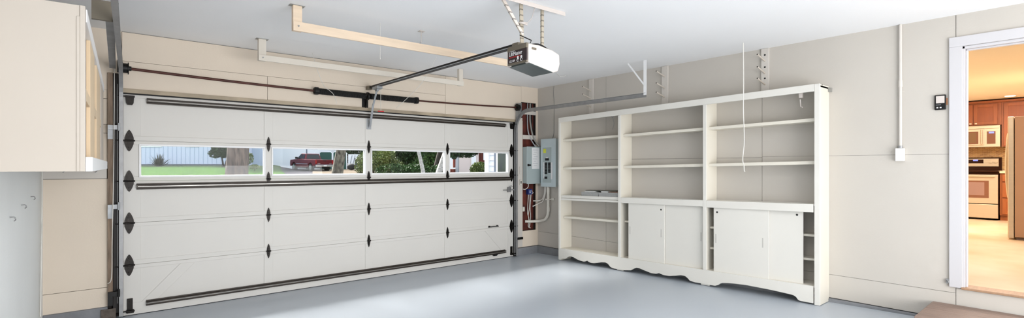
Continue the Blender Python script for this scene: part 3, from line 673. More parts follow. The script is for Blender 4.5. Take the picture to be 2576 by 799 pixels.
for pts, r, lab in (
   ([(-.25,-.05,1.145),(-.255,-.045,1.09),(-.30,-.03,1.055),(-.34,-.02,1.06)], .006, 'white wire looping left below the grey electrical box'),
   ([(-.205,.0,.965),(-.21,.01,.80),(-.215,.01,.66),(-.19,.01,.58),(-.20,.01,.45),(-.16,.0,.42)], .007, 'white cable dropping from the blue box, leftmost'),
   ([(-.17,.0,.965),(-.175,.01,.75),(-.20,.01,.62),(-.17,.01,.52),(-.18,.01,.43)], .006, 'white cable dropping from the blue box, second from left'),
   ([(-.14,.01,.96),(-.15,.02,.75),(-.14,.02,.6),(-.16,.02,.44)], .006, 'white cable dropping from the blue box, rightmost'),
   ([(-.05,-.22,1.10),(-.05,-.215,1.0),(-.05,-.17,.90),(-.06,-.09,.865),(-.12,-.02,.86)], .009, 'upper white cable curving from the panel into the recess'),
   ([(-.05,-.24,1.10),(-.05,-.23,.98),(-.05,-.17,.86),(-.06,-.09,.82),(-.13,-.02,.77)], .009, 'lower white cable curving from the panel into the recess')):
    tag(MB().tube(pts, r, 7).build('electric_cable', M['wire']), lab, 'cable', 'white cables in the electrical corner')
so = thing('wall_outlet', 'cream outlet plate on the post right of the garage door', 'outlet', (-.32,-.03,1.25))
MB().box(-.43,-.038,1.30,-.375,-.0305,1.42).build('plate', M['wall_cream'], so, bevel=.002)
MB().tube([(-.40,-.040,1.35),(-.40,-.0382,1.35)], .004, 6).build('screw', M['grey'], so)
ls = thing('safety_switch', 'small white switch box beside the red recess', 'switch', (-.40,-.04,1.15))
MB().box(-.435,-.06,1.13,-.40,-.0305,1.21).build('case', M['pvc'], ls, bevel=.004)
MB().box(-.425,-.064,1.15,-.41,-.06,1.19).build('lever', M['black'], ls, bevel=.001)
rb = thing('terminal_block', 'little white terminal block at the left edge of the recess', 'terminal block', (-.32,-.03,.73))
MB().box(-.345,-.03,.70,-.312,-.0155,.775).build('case', M['pvc'], rb, bevel=.002)
MB().tube([(-.328,-.032,.77),(-.328,-.0302,.77)], .005, 6).tube([(-.328,-.032,.705),(-.328,-.0302,.705)], .005, 6).build('screw', M['black'], rb)
tag(MB().tube([(-.0155,-.395,2.70),(-.0165,-.385,2.60),(-.0165,-.40,2.4),(-.0165,-.395,2.1),(-.0165,-.392,1.95),(-.02,-.37,1.88),(-.03,-.35,1.86)], .0045, 6).build('electric_cable', M['grey']), 'thin grey cable running up the wall above the breaker panel', 'cable')

# ------------------------------------------------------------------ things on the right wall
cd = thing('wall_conduit', 'cream painted conduit running down the wall to a switch box', 'conduit', (-.03,-4.82,1.6))
MB().tube([(-.028,-4.818,2.703),(-.028,-4.818,1.60)], .0125, 10).build('pipe', M['wall_cream'], cd)
MB().box(-.0135,-4.85,2.10,-.0125,-4.79,2.103).tube([(-.028,-4.818,2.20),(-.028,-4.818,2.14)], .016, 10).build('coupling', M['wall_cream'], cd)
MB().tube([(-.028,-4.818,1.612),(-.028,-4.818,1.590)], .020, 12).build('connector', M['galvd'], cd)
sb = thing('switch_box', 'small white surface switch box at the foot of the wall conduit', 'switch box', (-.03,-4.82,1.47))
MB().box(-.055,-4.850,1.474,-.0125,-4.786,1.590).build('case', M['bookw'], sb, bevel=.004)
MB().box(-.059,-4.848,1.476,-.055,-4.788,1.588).build('cover_plate', M['white'], sb, bevel=.002)
kp = thing('wall_control', 'black opener wall button panel with large pale push bar', 'wall control', (-.02,-5.1,1.9))
MB().box(-.032,-5.130,1.912,-.0125,-5.055,2.040).build('case', M['black'], kp, bevel=.005)
MB().box(-.037,-5.122,1.968,-.032,-5.065,2.030).build('push_bar', M['offw'], kp, bevel=.003)
MB().box(-.033,-5.098,1.953,-.0321,-5.064,1.957).build('printed_line', M['galv'], kp)
for y in (-5.075,-5.096): MB().box(-.035,y-.006,1.926,-.032,y+.006,1.936).build('button', M['labelw'], kp, bevel=.001)
tag(MB().box(-.0135,-5.139,1.952,-.0122,-5.131,2.01).build('paint_tear', M['orange']), 'torn orange-brown strip of wall surface beside the black wall control', 'torn patch')
tag(MB().tube([(-.014,-5.138,.45),(-.035,-5.142,.455),(-.035,-5.15,.44)], .006, 6).box(-.03,-5.149,.43,-.0125,-5.130,.47).build('metal_clip', M['galvd'], None), 'small metal clip at the foot of the doorway casing', 'clip')
# deck step
st = thing('wooden_step', 'low wooden step of grey-brown boards below the kitchen doorway', 'step', (-.3,-5.6,fz(-5.6)))
ZT = .262
for i in range(7):
    x1 = -.035-i*.096
    MB().box(x1-.092,-6.30,ZT-.026,x1,-5.045,ZT).build('board', M['step'], st, bevel=.003)
b = MB().box(-.70,-5.075,fz(-5.07)+.002,-.04,-5.055,ZT-.027).box(-.70,-6.28,fz(-6.28)+.002,-.04,-6.26,ZT-.027).box(-.695,-6.26,fz(-6.2)+.004,-.675,-5.075,ZT-.027)
b.build('frame', M['stepd'], st)

# ------------------------------------------------------------------ left wall cabinet
lc = thing('wall_cabinet', 'long cream painted wall cabinet with divided openings, on the left wall', 'wall cabinet', (-5.614,-3.01,1.405), rz=-math.atan2(.084, 2.774))
# local: +y along the front, -x into the wall; front face at x=0
Lc, Dc, h0, h1 = 2.776, .325, 0., .75
def cbox(name, m, boxes, bev=.002):
    b = MB()
    for q in boxes: b.box(*q)
    return b.build(name, m, lc, bevel=bev, local=True)
SK = .0303
cbox('end_panel', M['cab'], [(-.325,0,0,-.019,.018,h1)]); cbox('end_panel', M['cab'], [(-.37,Lc-.018,0,-.019,Lc,h1)])
cbox('top_panel', M['cab'], [(-.322,.018,h1-.02,-.019,Lc-.018,h1)]); cbox('bottom_panel', M['cab'], [(-.322,.018,0.0,-.019,Lc-.018,.018)])
cbox('back_panel', M['tan'], [(-.322,.018,.018,-.312,Lc-.018,h1-.02)])
cbox('corner_post', M['cab'], [(-.030,-.004,0,-.0185,.0,h1-.05)])
st_ = [(0,.06),(.48,.97),(1.30,1.90),(2.19,Lc)]
cbox('stile', M['cab'], [(-.0185,-.0045,0,0,.06,h1)])
for a, b_ in st_[1:]: cbox('stile', M['tan2'] if b_ < 2.5 else M['cab'], [(-.0185,a,.06,-.001,b_,h1-.06)])
cbox('top_rail', M['white'], [(-.0185,.06,h1-.06,.004,Lc,h1)])
for a, b_ in ((.06,.48),(.97,1.30),(1.90,2.19)):
    cbox('mid_rail', M['tan2'], [(-.0185,a,.335,-.002,b_,.39)])
    cbox('inner_panel', M['tan'], [(-.052,a-.02,.03,-.042,b_+.02,h1-.03)])
cbox('bottom_ledge', M['white'], [(.0005,-.004,.0,.026,Lc+.02,.066)], .003)
tag(MB().tube([(-5.925,-.30,1.40),(-5.925,-.32,1.25),(-5.92,-.42,1.0),(-5.925,-.35,.85),(-5.93,-.40,.2)], .006, 6).build('electric_cable', M['wire']), 'white cable hanging down the left wall under the cabinet', 'cable')
for (x, z, lab) in ((-5.80,1.385,'bent hook on the wall below the cabinet, left one'), (-5.58,1.385,'bent hook on the wall below the cabinet, right one')):
    tag(MB().tube([(x,-.032,z+.02),(x,-.05,z+.02),(x+.005,-.055,z),(x-.008,-.055,z-.015)], .003, 5).build('wall_hook', M['galvd']), lab, 'hook', 'hooks under the left cabinet')
for (y, z, lab) in ((-1.05,1.21,'small hook on the left wall, rightmost'), (-1.62,1.185,'small hook on the left wall, middle'), (-2.15,1.15,'small hook on the left wall, leftmost')):
    tag(MB().tube([(-5.938,y,z),(-5.92,y,z),(-5.915,y,z-.015),(-5.92,y-.012,z-.02)], .003, 5).build('wall_hook', M['galvd']), lab, 'hook', 'hooks on the left wall')

# ------------------------------------------------------------------ kitchen seen through the doorway
KX = 8.05
struct(MB().box(.12,-8.0,.2,KX+.1,-3.2,.402).build('floor_kitchen', M['kfloor']))
struct(MB().box(.12,-8.0,2.72,KX+.1,-3.2,2.80).build('ceiling_kitchen', M['kceil']))
struct(MB().box(KX,-8.0,.402,KX+.1,-3.2,2.72).build('wall_kitchen_back', M['kwall']))
struct(MB().box(.12,-3.3,.402,KX,-3.2,2.72).build('wall_kitchen_left', M['kwall']))
struct(MB().box(.12,-8.0,.402,KX,-7.9,2.72).build('wall_kitchen_right', M['kwall']))
struct(MB().box(KX-.008,-5.9,1.35,KX-.0005,-3.3,1.86).build('trim_backsplash', M['mosaic']))
Z0 = .402
sv = thing('kitchen_range', 'stainless kitchen range with black cooktop and wide oven window', 'range', (7.7,-4.37,Z0))
SY0, SY1 = -4.752, -3.992
MB().box(7.42,SY0,.43,8.0,SY1,1.33).build('body', M['kblack'], sv)
MB().box(7.385,SY0+.005,.715,7.42,SY1-.005,1.265).build('oven_door', M['steel'], sv, bevel=.006)
MB().box(7.380,SY0+.13,.82,7.3855,SY1-.13,1.15).build('oven_window', M['ovenb'], sv)
MB().box(7.3785,SY0+.19,.87,7.3802,SY1-.19,1.12).build('window_glass', M['kglass'], sv)
MB().tube([(7.35,SY0+.04,1.235),(7.35,SY1-.04,1.235)], .012, 8).box(7.35,SY0+.05,1.228,7.39,SY0+.07,1.242).box(7.35,SY1-.07,1.228,7.39,SY1-.05,1.242).build('oven_handle', M['steel'], sv)
MB().box(7.385,SY0+.005,.44,7.42,SY1-.005,.700).build('drawer', M['steel'], sv, bevel=.005)
MB().box(7.36,SY0-.005,1.32,8.0,SY1+.005,1.345).build('cooktop', M['kblack'], sv, bevel=.004)
MB().box(7.93,SY0,1.345,8.0,SY1,1.60).build('back_panel', M['kblack'], sv, bevel=.006)
MB().box(7.92,SY0+.045,1.42,7.93,SY1-.045,1.575).build('control_panel', M['steel'], sv, bevel=.003)
MB().box(7.914,-4.49,1.485,7.92,-4.25,1.56).build('display', M['kblack'], sv)
MB().box(7.912,-4.41,1.53,7.9139,-4.34,1.555).build('clock_digits', M['lcd'], sv)
for y in (-4.60,-4.67,-4.14,-4.07): MB().tube([(7.92,y,1.51),(7.89,y,1.51)], .022, 12).build('knob', M['steel'], sv)
mw = thing('microwave_oven', 'stainless over-the-range microwave above the kitchen range', 'microwave', (7.8,-4.37,1.80))
MB().box(7.64,SY0,1.80,8.04,SY1,2.215).build('body', M['steel'], mw, bevel=.004)
MB().box(7.62,-4.53,1.835,7.64,SY1+.01,2.15).build('door', M['steel'], mw, bevel=.004)
MB().box(7.614,-4.45,1.86,7.62,SY1+.06,2.10).build('door_surround', M['ovenb'], mw, bevel=.003)
MB().box(7.611,-4.42,1.88,7.6145,SY1+.09,2.08).build('window_glass', M['mglass'], mw)
MB().tube([(7.585,-4.50,1.86),(7.585,-4.50,2.13)], .014, 8).box(7.585,-4.505,1.87,7.62,-4.495,1.89).box(7.585,-4.505,2.10,7.62,-4.495,2.12).build('handle', M['steel'], mw)
MB().box(7.625,-4.69,1.86,7.64,-4.57,2.10).build('keypad', M['ovenb'], mw, bevel=.002)
MB().box(7.622,-4.67,2.06,7.6249,-4.60,2.09).build('clock_digits', M['lcd'], mw)
MB().box(7.62,SY0+.01,2.155,7.64,SY1-.01,2.205).build('vent_grille', M['steel'], mw, bevel=.003)
def shaker(parent, name, x, y0, y1, z0, z1, knob=None):
    d = MB().box(x-.02,y0,z0,x,y1,z1).build(name, M['woodp'], parent)
    w = .058
    MB().box(x-.028,y0,z0,x-.02,y0+w,z1).box(x-.028,y1-w,z0,x-.02,y1,z1).box(x-.028,y0+w,z0,x-.02,y1-w,z0+w).box(x-.028,y0+w,z1-w,x-.02,y1-w,z1).build('door_frame' if z1-z0 > .3 else 'drawer_frame', M['wood'], d, bevel=.002)
    if knob: MB().box(x-.05,knob[0]-.017,knob[1]-.015,x-.028,knob[0]+.017,knob[1]+.015).build('knob', M['steel'], d, bevel=.004)
uc = thing('wall_cabinet', 'cherry wood wall cabinet with two doors above the microwave', 'kitchen cabinet', (7.85,-4.37,2.22))
MB().box(7.70,-4.765,2.222,8.04,-3.99,2.66).build('case', M['wood'], uc)
shaker(uc, 'door', 7.70, -4.715, -4.375, 2.235, 2.63, (-4.41,2.26)); shaker(uc, 'door', 7.70, -4.365, -4.01, 2.235, 2.63, (-4.33,2.26))
MB().box(7.655,-5.36,2.655,8.04,-3.99,2.695).build('crown_moulding', M['wood'], uc, bevel=.005)
ur = thing('wall_cabinet', 'tall cherry wood wall cabinet right of the microwave', 'kitchen cabinet', (7.85,-5.06,1.8))
MB().box(7.70,-5.36,1.80,8.04,-4.767,2.654).build('case', M['wood'], ur)
shaker(ur, 'door', 7.70, -5.335, -4.80, 1.82, 2.63, None)
bs = thing('base_cabinet', 'cherry wood base cabinet with three drawers right of the range', 'kitchen cabinet', (7.7,-5.06,Z0))
MB().box(7.46,-5.36,.50,8.04,-4.765,1.29).box(7.50,-5.36,Z0+.001,8.04,-4.765,.50).build('case', M['wood'], bs)
for z0, z1 in ((1.14,1.27),(.84,1.12),(.53,.82)): shaker(bs, 'drawer', 7.46, -5.34, -4.80, z0, z1, None)
tag(MB().box(7.42,-5.36,1.292,8.04,-4.762,1.33).build('countertop', M['counter'], None, bevel=.006), 'pale countertop strip right of the kitchen range', 'countertop')
fg = thing('refrigerator', 'tall refrigerator seen from its side at the right of the doorway', 'refrigerator', (4.6,-5.5,Z0))
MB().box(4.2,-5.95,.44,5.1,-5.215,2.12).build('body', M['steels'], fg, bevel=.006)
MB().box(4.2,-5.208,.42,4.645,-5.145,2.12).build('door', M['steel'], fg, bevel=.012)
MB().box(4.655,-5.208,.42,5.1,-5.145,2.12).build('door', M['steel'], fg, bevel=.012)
for x in (4.60,4.70): MB().tube([(x,-5.146,1.93),(x,-5.115,1.88),(x,-5.098,1.6),(x,-5.096,1.4),(x,-5.10,1.2),(x,-5.118,.98),(x,-5.146,.93)], .012, 8).build('handle', M['steel'], fg)
MB().box(4.22,-5.93,Z0+.001,5.08,-5.23,.44).build('base_grille', M['stepd'], fg)
dl = thing('recessed_light', 'round recessed ceiling light glowing in the kitchen', 'ceiling light', (7.25,-4.92,2.72))
MB().tube([(7.25,-4.92,2.719),(7.25,-4.92,2.712)], .085, 24).build('trim_ring', M['white'], dl)
MB().tube([(7.25,-4.92,2.7118),(7.25,-4.92,2.708)], .070, 24).build('lens', M['lamp'], dl)

# ------------------------------------------------------------------ outdoors: a street-aligned frame (a = across, s = away from the garage)
A = math.radians(40.03); OX, OY = -5.571, -5.972
def E(a, s, z=0.): return Vector((OX+s*math.sin(A)+a*math.cos(A), OY+s*math.cos(A)-a*math.sin(A), z))
def eb(b): return b.xf(lambda v: E(v.x, v.y, v.z))
def base(s): return 0. if s < 12 else .0295*(s-12)
def gz(a, s):
    t = max(0., min(1., (-21-a)/4.)); t = t*t*(3-2*t)
    return base(s)*(1+.47*t)-.06
M.update(
 grass=mat('lawn_grass', (64,92,42), .9, rgb2=(46,72,32), vscale=1.3, spec=0., bump=.8, bscale=60),
 drive=mat('asphalt_drive', (78,77,80), .85, var=.15, spec=0., vscale=1.),
 gravel=mat('pale_gravel', (118,108,96), .9, var=.2, spec=0., vscale=2),
 siding=mat('pale_blue_siding', (206,213,232), .7), siding2=mat('grey_blue_siding', (172,186,208), .7),
 hwhite=mat('house_white', (238,241,246), .6), found=mat('foundation_concrete', (176,182,190), .8),
 roof=mat('roof_shingle', (90,86,84), .9), redsid=mat('red_brown_siding', (120,60,50), .8), pink=mat('pale_stucco', (220,206,202), .8),
 bark=mat('tree_bark', (136,120,108), .9, rgb2=(52,44,38), vscale=5, bump=1., bscale=12, stretch=(3,3,.7)),
 bark2=mat('mottled_bark', (132,126,110), .9, rgb2=(40,32,26), vscale=5, bump=1., bscale=14, stretch=(2,2,1)),
 birch=mat('birch_bark', (214,210,204), .8, rgb2=(150,144,136), vscale=6, stretch=(1,1,4)),
 darkbark=mat('dark_bark', (52,42,36), .9, var=.4, vscale=8),
 leafd=mat('dark_green_leaf', (52,84,40), .6, island=.75, rgb2=(20,38,18)),
 leafm=mat('mid_green_leaf', (76,112,54), .6, island=.7, rgb2=(28,50,24)),
 leafy=mat('yellow_green_leaf', (128,140,76), .6, island=.7, rgb2=(48,72,32)),
 blade=mat('dusky_sword_leaf', (110,112,100), .6, island=.6, rgb2=(52,52,48)),
 fence=mat('green_fence_panel', (44,84,74), .7), orangew=mat('orange_fence_wood', (190,122,76), .8, var=.2, vscale=6, stretch=(6,6,1)),
 maroon=mat('maroon_car_paint', (92,18,30), .3, .1), maroond=mat('faded_car_paint', (132,72,80), .35, .1), cglass=mat('dark_car_glass', (22,30,34), .08), tyre=mat('tyre_rubber', (24,24,25), .8),
 chrome=mat('chrome', (214,218,224), .2, .8), bin=mat('dark_bin_plastic', (52,60,78), .6), binb=mat('blue_bin_plastic', (48,92,160), .5),
 winglass=mat('reflective_window', (40,44,42), .12, rgb2=(58,70,42), vscale=4), darkg=mat('dark_opening', (40,40,44), .8), trimg=mat('grey_window_trim', (112,120,132), .6))
def grid(name, af, bf, s0, s1, ns, na, dz, m):
    b = MB(); vs = []; fs = []
    for i in range(ns+1):
        s = s0+(s1-s0)*i/ns
        for j in range(na+1):
            a = af(s)+(bf(s)-af(s))*j/na; vs.append(E(a, s, gz(a, s)+dz))
    for i in range(ns):
        for j in range(na): fs.append((i*(na+1)+j, i*(na+1)+j+1, (i+1)*(na+1)+j+1, (i+1)*(na+1)+j))
    b.add(vs, fs, True); return struct(b.build(name, m, fixn=False))
grid('ground', lambda s: -70, lambda s: 40, 13, 90, 40, 60, -.03, M['drive'])
struct(MB().box(-30,.14,-.20,30,30,-.061).build('ground_near_drive', M['drive']))
bl = lambda s: -16.6-(s-36.5)*.512 if s > 30 else -13.27
grid('lawn', lambda s: -60, bl, 24, 60, 30, 30, .02, M['grass'])
grid('gravel_yard', lambda s: -18.6*s/46, lambda s: 0, 38, 60, 14, 12, .02, M['gravel'])

def house_box(b, a0, s0, z0, a1, s1, z1): return b.box(a0, s0, z0, a1, s1, z1)
# neighbour's house
nh = thing('neighbour_house', 'pale blue house with a white garage beyond the lawn', 'house', E(-30,50,1.4))
def P(name, m, f, par):
    b = MB(); f(b); eb(b); return b.build(name, m, par)
P('siding_wall', M['siding'], lambda b: b.box(-40,46.8,1.55,-25.1,56,5.2), nh)
def seams(b):
    a = -39.8
    while a < -25.2: b.box(a,46.775,1.56,a+.03,46.802,5.1); a += .42
P('board_seam', M['siding2'], seams, nh)
P('foundation', M['found'], lambda b: b.box(-40,46.85,.9,-25.1,56,1.56), nh)
P('foundation_line', M['darkg'], lambda b: b.box(-40,46.77,1.54,-25.1,46.85,1.58), nh)
for a0, a1 in ((-35.9,-33.2),(-31.0,-29.6)):
    w = P('window', M['white'], lambda b: b.box(a0,46.74,3.22,a1,46.80,4.6), nh)
    P('window_glass', M['cglass'], lambda b: b.box(a0+.12,46.72,3.36,a1-.12,46.739,4.5), w)
P('side_wall', M['siding2'], lambda b: b.box(-25.1,47.6,1.1,-24.3,56,5.2), nh)
P('garage_wall', M['hwhite'], lambda b: b.box(-26.3,50,1.0,-20.0,58,4.4), nh)
def claps(b):
    for i in range(14): b.box(-26.2,49.97,1.3+i*.22,-25.35,50.0,1.31+i*.22)
P('lap_line', M['siding2'], claps, nh)
P('garage_opening_trim', M['trimg'], lambda b: b.box(-25.3,49.96,1.12,-20.75,50,3.36), nh)
P('garage_panel_door', M['hwhite'], lambda b: b.box(-25.2,49.90,1.12,-20.85,49.955,3.26), nh)
P('downspout', M['hwhite'], lambda b: b.box(-25.5,49.85,1.1,-25.40,49.95,4.3), nh)
P('roof', M['roof'], lambda b: b.prism([(46.0,5.2),(56.6,5.2),(51.3,7.6)], -40.6, -24.0, 'x'), nh)
P('garage_roof', M['roof'], lambda b: b.prism([(49.4,4.4),(58.6,4.4),(54,6.2)], -26.6, -19.6, 'x'), nh)

# green fence gates
fn = thing('metal_gate', 'green panelled gates with white pipe frames behind the truck', 'gate', E(-18.5,51,1.08))
for a0, a1 in ((-19.9,-18.6),(-18.5,-17.1)):
    P('panel', M['fence'], lambda b: b.box(a0+.05,51,1.10,a1-.05,51.05,2.85), fn)
    f = MB().tube([(a0,51,1.08),(a0,51,2.75),(a0+.2,51,2.92),(a1-.2,51,2.92),(a1,51,2.75),(a1,51,1.08)], .04, 6); eb(f); f.build('pipe_frame', M['hwhite'], fn)
# white storage locker
sh_ = thing('storage_locker', 'white lattice storage locker beside the bins', 'locker', E(-15.9,50,1.1))
P('body', M['hwhite'], lambda b: b.box(-16.6,50,1.08,-14.6,51,2.62), sh_)
def lat(b):
    for i in range(6): b.bar((-16.5+i*.3,49.98,1.2),(-16.2+i*.3,49.98,2.5),.04,.03,(0,1,0))
P('lattice', M['trimg'], lat, sh_)
bn = thing('wheelie_bin', 'dark wheeled rubbish bin beside the white locker', 'bin', E(-14.6,48,1.05))
P('body', M['bin'], lambda b: b.prism([(-15.1,1.08),(-14.45,1.08),(-14.38,2.1),(-15.17,2.1)],47.6,48.3,'y'), bn)
P('lid', M['bin'], lambda b: b.box(-15.2,47.55,2.1,-14.36,48.35,2.18), bn)
tag(eb(MB().ell((-15.6,47.9,1.35),(.42,.4,.32))).build('rubbish_bag', M['tyre']), 'black rubbish bag lying against the dark bin', 'bag')
bb = thing('recycling_bin', 'blue recycling bin at the edge of the hedge', 'bin', E(-14.0,47,1.05))
P('body', M['binb'], lambda b: b.prism([(-14.15,1.05),(-13.55,1.05),(-13.47,1.95),(-14.23,1.95)],47,47.6,'y'), bb)
P('lid', M['binb'], lambda b: b.box(-14.25,46.95,1.95,-13.45,47.65,2.03), bb)

# pickup truck
R_ = math.radians(90-40.03+24)
tk = thing('pickup_truck', 'maroon pickup truck parked on the neighbour\'s driveway', 'pickup truck', E(-19.4,47.7,.965), rz=0)
fwd = (E(-.75,.66)-E(0,0)); tk.rotation_euler = (0,-math.radians(1.2),math.atan2(fwd.y, fwd.x)); tk.scale = (.93,.93,.93)
def T(name, m, f, par=tk, bev=0.):
    b = MB(); f(b); return b.build(name, m, par, bevel=bev, local=True)
def wa(cx): return [(cx+.48*math.cos(a), .38+.48*math.sin(a)) for a in [PI-i*PI/8 for i in range(9)]]
prof = [(-2.65,.55)]+[(x, z) for x, z in wa(-1.65) if z > .40]+[(-1.1,.40),(1.4,.40)]+[(x, z) for x, z in wa(1.95) if z > .40]+[(2.75,.45),(2.82,.70),(2.80,1.0),(2.70,1.10),(1.55,1.20),(-.45,1.20),(-.50,1.18),(-2.70,1.18)]
T('body', M['maroon'], lambda b: b.prism(prof, -.96, .96, 'y'), bev=.03)
def cabf(b):
    lo = [(-.45,1.16),(1.55,1.16)]; hi = [(-.22,1.80),(.85,1.80)]
    vs = [(lo[0][0],-.90,1.16),(lo[1][0],-.90,1.16),(lo[1][0],.90,1.16),(lo[0][0],.90,1.16),(-.25,-.70,1.78),(.80,-.70,1.78),(.80,.70,1.78),(-.25,.70,1.78)]
    b.add(vs, [(0,3,2,1),(4,5,6,7),(0,1,5,4),(1,2,6,5),(2,3,7,6),(3,0,4,7)])
T('cab', M['maroon'], cabf, bev=.05)
T('rear_window', M['cglass'], lambda b: b.add([(-.428,-.72,1.25),(-.428,.72,1.25),(-.292,.60,1.70),(-.292,-.60,1.70),(-.40,-.72,1.25),(-.40,.72,1.25),(-.27,.60,1.70),(-.27,-.60,1.70)],[(0,1,2,3),(7,6,5,4),(0,4,5,1),(1,5,6,2),(2,6,7,3),(3,7,4,0)]))
for s in (-1, 1):
    T('side_window', M['cglass'], lambda b: b.add([(.35,s*.892,1.25),(1.30,s*.892,1.25),(.80,s*.735,1.70),(.35,s*.735,1.70),(.35,s*.86,1.25),(1.30,s*.86,1.25),(.80,s*.70,1.70),(.35,s*.70,1.70)],[(0,1,2,3),(7,6,5,4),(0,4,5,1),(1,5,6,2),(2,6,7,3),(3,7,4,0)]))
    T('side_window', M['cglass'], lambda b: b.add([(-.22,s*.892,1.25),(.25,s*.892,1.25),(.25,s*.735,1.70),(-.14,s*.735,1.70),(-.22,s*.86,1.25),(.25,s*.86,1.25),(.25,s*.70,1.70),(-.14,s*.70,1.70)],[(0,1,2,3),(7,6,5,4),(0,4,5,1),(1,5,6,2),(2,6,7,3),(3,7,4,0)]))
    T('side_moulding', M['chrome'], lambda b: b.box(-1.1,s*.955,.70,1.4,s*.975,.76))
    T('mirror', M['tyre'], lambda b: b.box(1.05,s*.93,1.22,1.20,s*1.18,1.42), bev=.03)
    T('tail_light', mat('tail_light_%d' % s, (150,24,30), .3), lambda b: b.box(-2.72,s*.80,.78,-2.66,s*.955,1.12))
    for x in (-1.65, 1.95):
        w = T('wheel', M['tyre'], lambda b: b.tube([(x,s*.70,.375),(x,s*.95,.375)], .375, 22))
        T('rim', M['chrome'], lambda b: b.tube([(x,s*.94,.375),(x,s*.965,.375)], .24, 16), w)
T('windshield', M['cglass'], lambda b: b.add([(1.50,-.78,1.23),(1.50,.78,1.23),(.86,.62,1.74),(.86,-.62,1.74),(1.45,-.78,1.2),(1.45,.78,1.2),(.8,.62,1.72),(.8,-.62,1.72)],[(0,1,2,3),(7,6,5,4),(0,4,5,1),(1,5,6,2),(2,6,7,3),(3,7,4,0)]))
T('tailgate', M['maroon'], lambda b: b.box(-2.735,-.78,.72,-2.69,.78,1.17), bev=.01)
T('tailgate_handle', M['tyre'], lambda b: b.box(-2.75,-.16,1.04,-2.73,.16,1.10))
T('badge', M['chrome'], lambda b: b.box(-2.742,.45,.78,-2.734,.74,.83).box(-2.742,-.74,.78,-2.734,-.52,.83))
T('bumper', M['chrome'], lambda b: b.box(-2.88,-.93,.48,-2.66,.93,.68), bev=.02)
T('licence_plate', M['paper'], lambda b: b.box(-2.888,-.16,.52,-2.878,.16,.64))
T('undercarriage', M['tyre'], lambda b: b.box(-2.5,-.6,.30,2.4,.6,.5))

# trees and plants
def leaves(b, blobs, n, size, seed):
    rd = random.Random(seed)
    tot = sum(r[0]*r[1]*r[2] for c, r in blobs)
    for c, r in blobs:
        k = int(n*r[0]*r[1]*r[2]/tot)+1
        for _ in range(k):
            while True:
                p = Vector((rd.uniform(-1,1), rd.uniform(-1,1), rd.uniform(-1,1)))
                if .35 < p.length < 1: break
            q = Vector((c[0]+p.x*r[0], c[1]+p.y*r[1], c[2]+p.z*r[2]))
            d = Vector((rd.gauss(0,1), rd.gauss(0,1), rd.gauss(0,.6))).normalized(); u = d.orthogonal().normalized(); L = size*rd.uniform(.6,1.3)
            w = d.cross(u)*L*.32; d = d*L
            b.add([q-d*.5, q+w-d*.05, q+d*.5, q-w-d*.05], [(0,1,2,3)])
def tree(name, label, cat, blobs, n, size, lm, trunks, bm, group, seed, core=True):
    t = thing(name, label, cat, E(blobs[0][0][0], blobs[0][0][1], gz(blobs[0][0][0], blobs[0][0][1])), group)
    b = MB(); leaves(b, blobs, n, size, seed); eb(b); b.build('foliage', lm, t, fixn=False)
    for pts, rs in trunks:
        b = MB().tube(pts, rs, 8); eb(b); b.build('trunk', bm, t)
    return t
def trunkof(name, label, cat, pts, rs, m, crown=None, seed=1, lm=None):
    t = thing(name, label, cat, E(pts[0][0], pts[0][1], pts[0][2]), 'trees seen through the door windows')
    rd = random.Random(seed); nr, ns = 46, 30; vs = []; fs = []
    ph = [rd.uniform(0, 6.28) for _ in range(6)]
    for i in range(nr+1):
        z = pts[0][2]+(pts[-1][2]-pts[0][2])*i/nr
        k = 0
        while k < len(pts)-2 and z > pts[k+1][2]: k += 1
        u = (z-pts[k][2])/(pts[k+1][2]-pts[k][2]); u = max(0, min(1, u))
        cx, cy = (pts[k][q]*(1-u)+pts[k+1][q]*u for q in (0, 1)); r = rs[k]*(1-u)+rs[k+1]*u
        for j in range(ns):
            ta = 2*PI*j/ns
            rr_ = r*(1+.045*math.sin(9*ta+ph[0]+z*1.3)+.03*math.sin(14*ta+ph[1]-z*2)+.02*math.sin(3*ta+ph[2]+z)+rd.uniform(-.018,.018))
            vs.append((cx+rr_*math.cos(ta), cy+rr_*math.sin(ta), z))
    for i in range(nr):
        for j in range(ns): fs.append((i*ns+j, i*ns+(j+1) % ns, (i+1)*ns+(j+1) % ns, (i+1)*ns+j))
    b = MB().add(vs, fs, True); eb(b); b.build('trunk', m, t)
    if crown:
        b = MB(); leaves(b, crown[0], crown[1], crown[2], seed); eb(b); b.build('foliage', lm or M['leafd'], t, fixn=False)
    return t
trunkof('tree', 'thick grey-brown tree trunk before the pale blue house', 'tree', [(-8.97,16,-.3),(-8.93,16,1.2),(-8.86,16,2.2),(-8.8,16,6)], [.36,.33,.30,.26], M['bark'], ([((-8.8,17,8.2),(3,3,2))],1200,.35), 3)
trunkof('tree', 'mottled dark leaning tree trunk beside the truck', 'tree', [(-7.18,20,-.2),(-7.08,20,1.1),(-6.92,20,2.1),(-6.7,20,6)], [.25,.22,.19,.17], M['bark2'], ([((-6.7,20,8.4),(3,3,2))],1200,.35), 4)
trunkof('tree', 'slender white birch trunk in front of the dark foliage', 'tree', [(-5.32,30,.3),(-5.42,30,1.2),(-5.68,30,2.3),(-6.1,30,6)], [.13,.115,.105,.07], M['birch'], ([((-6.1,30,8),(2.5,2,1.8))],900,.3), 5)
trunkof('tree', 'pale leaning trunk at the right of the dark foliage', 'tree', [(-4.95,32,.3),(-4.72,32,1.1),(-4.3,32,2.4),(-3.6,32,5.5)], [.24,.20,.15,.1], M['birch'], ([((-3.3,32,7.6),(2.5,2,1.6))],900,.3), 6)
trunkof('tree', 'dark trunk behind the pale leaning one', 'tree', [(-5.9,38,.4),(-5.75,38,1.2),(-5.45,38,2.6),(-5.2,38,6)], [.40,.34,.26,.2], M['darkbark'], None, 7)
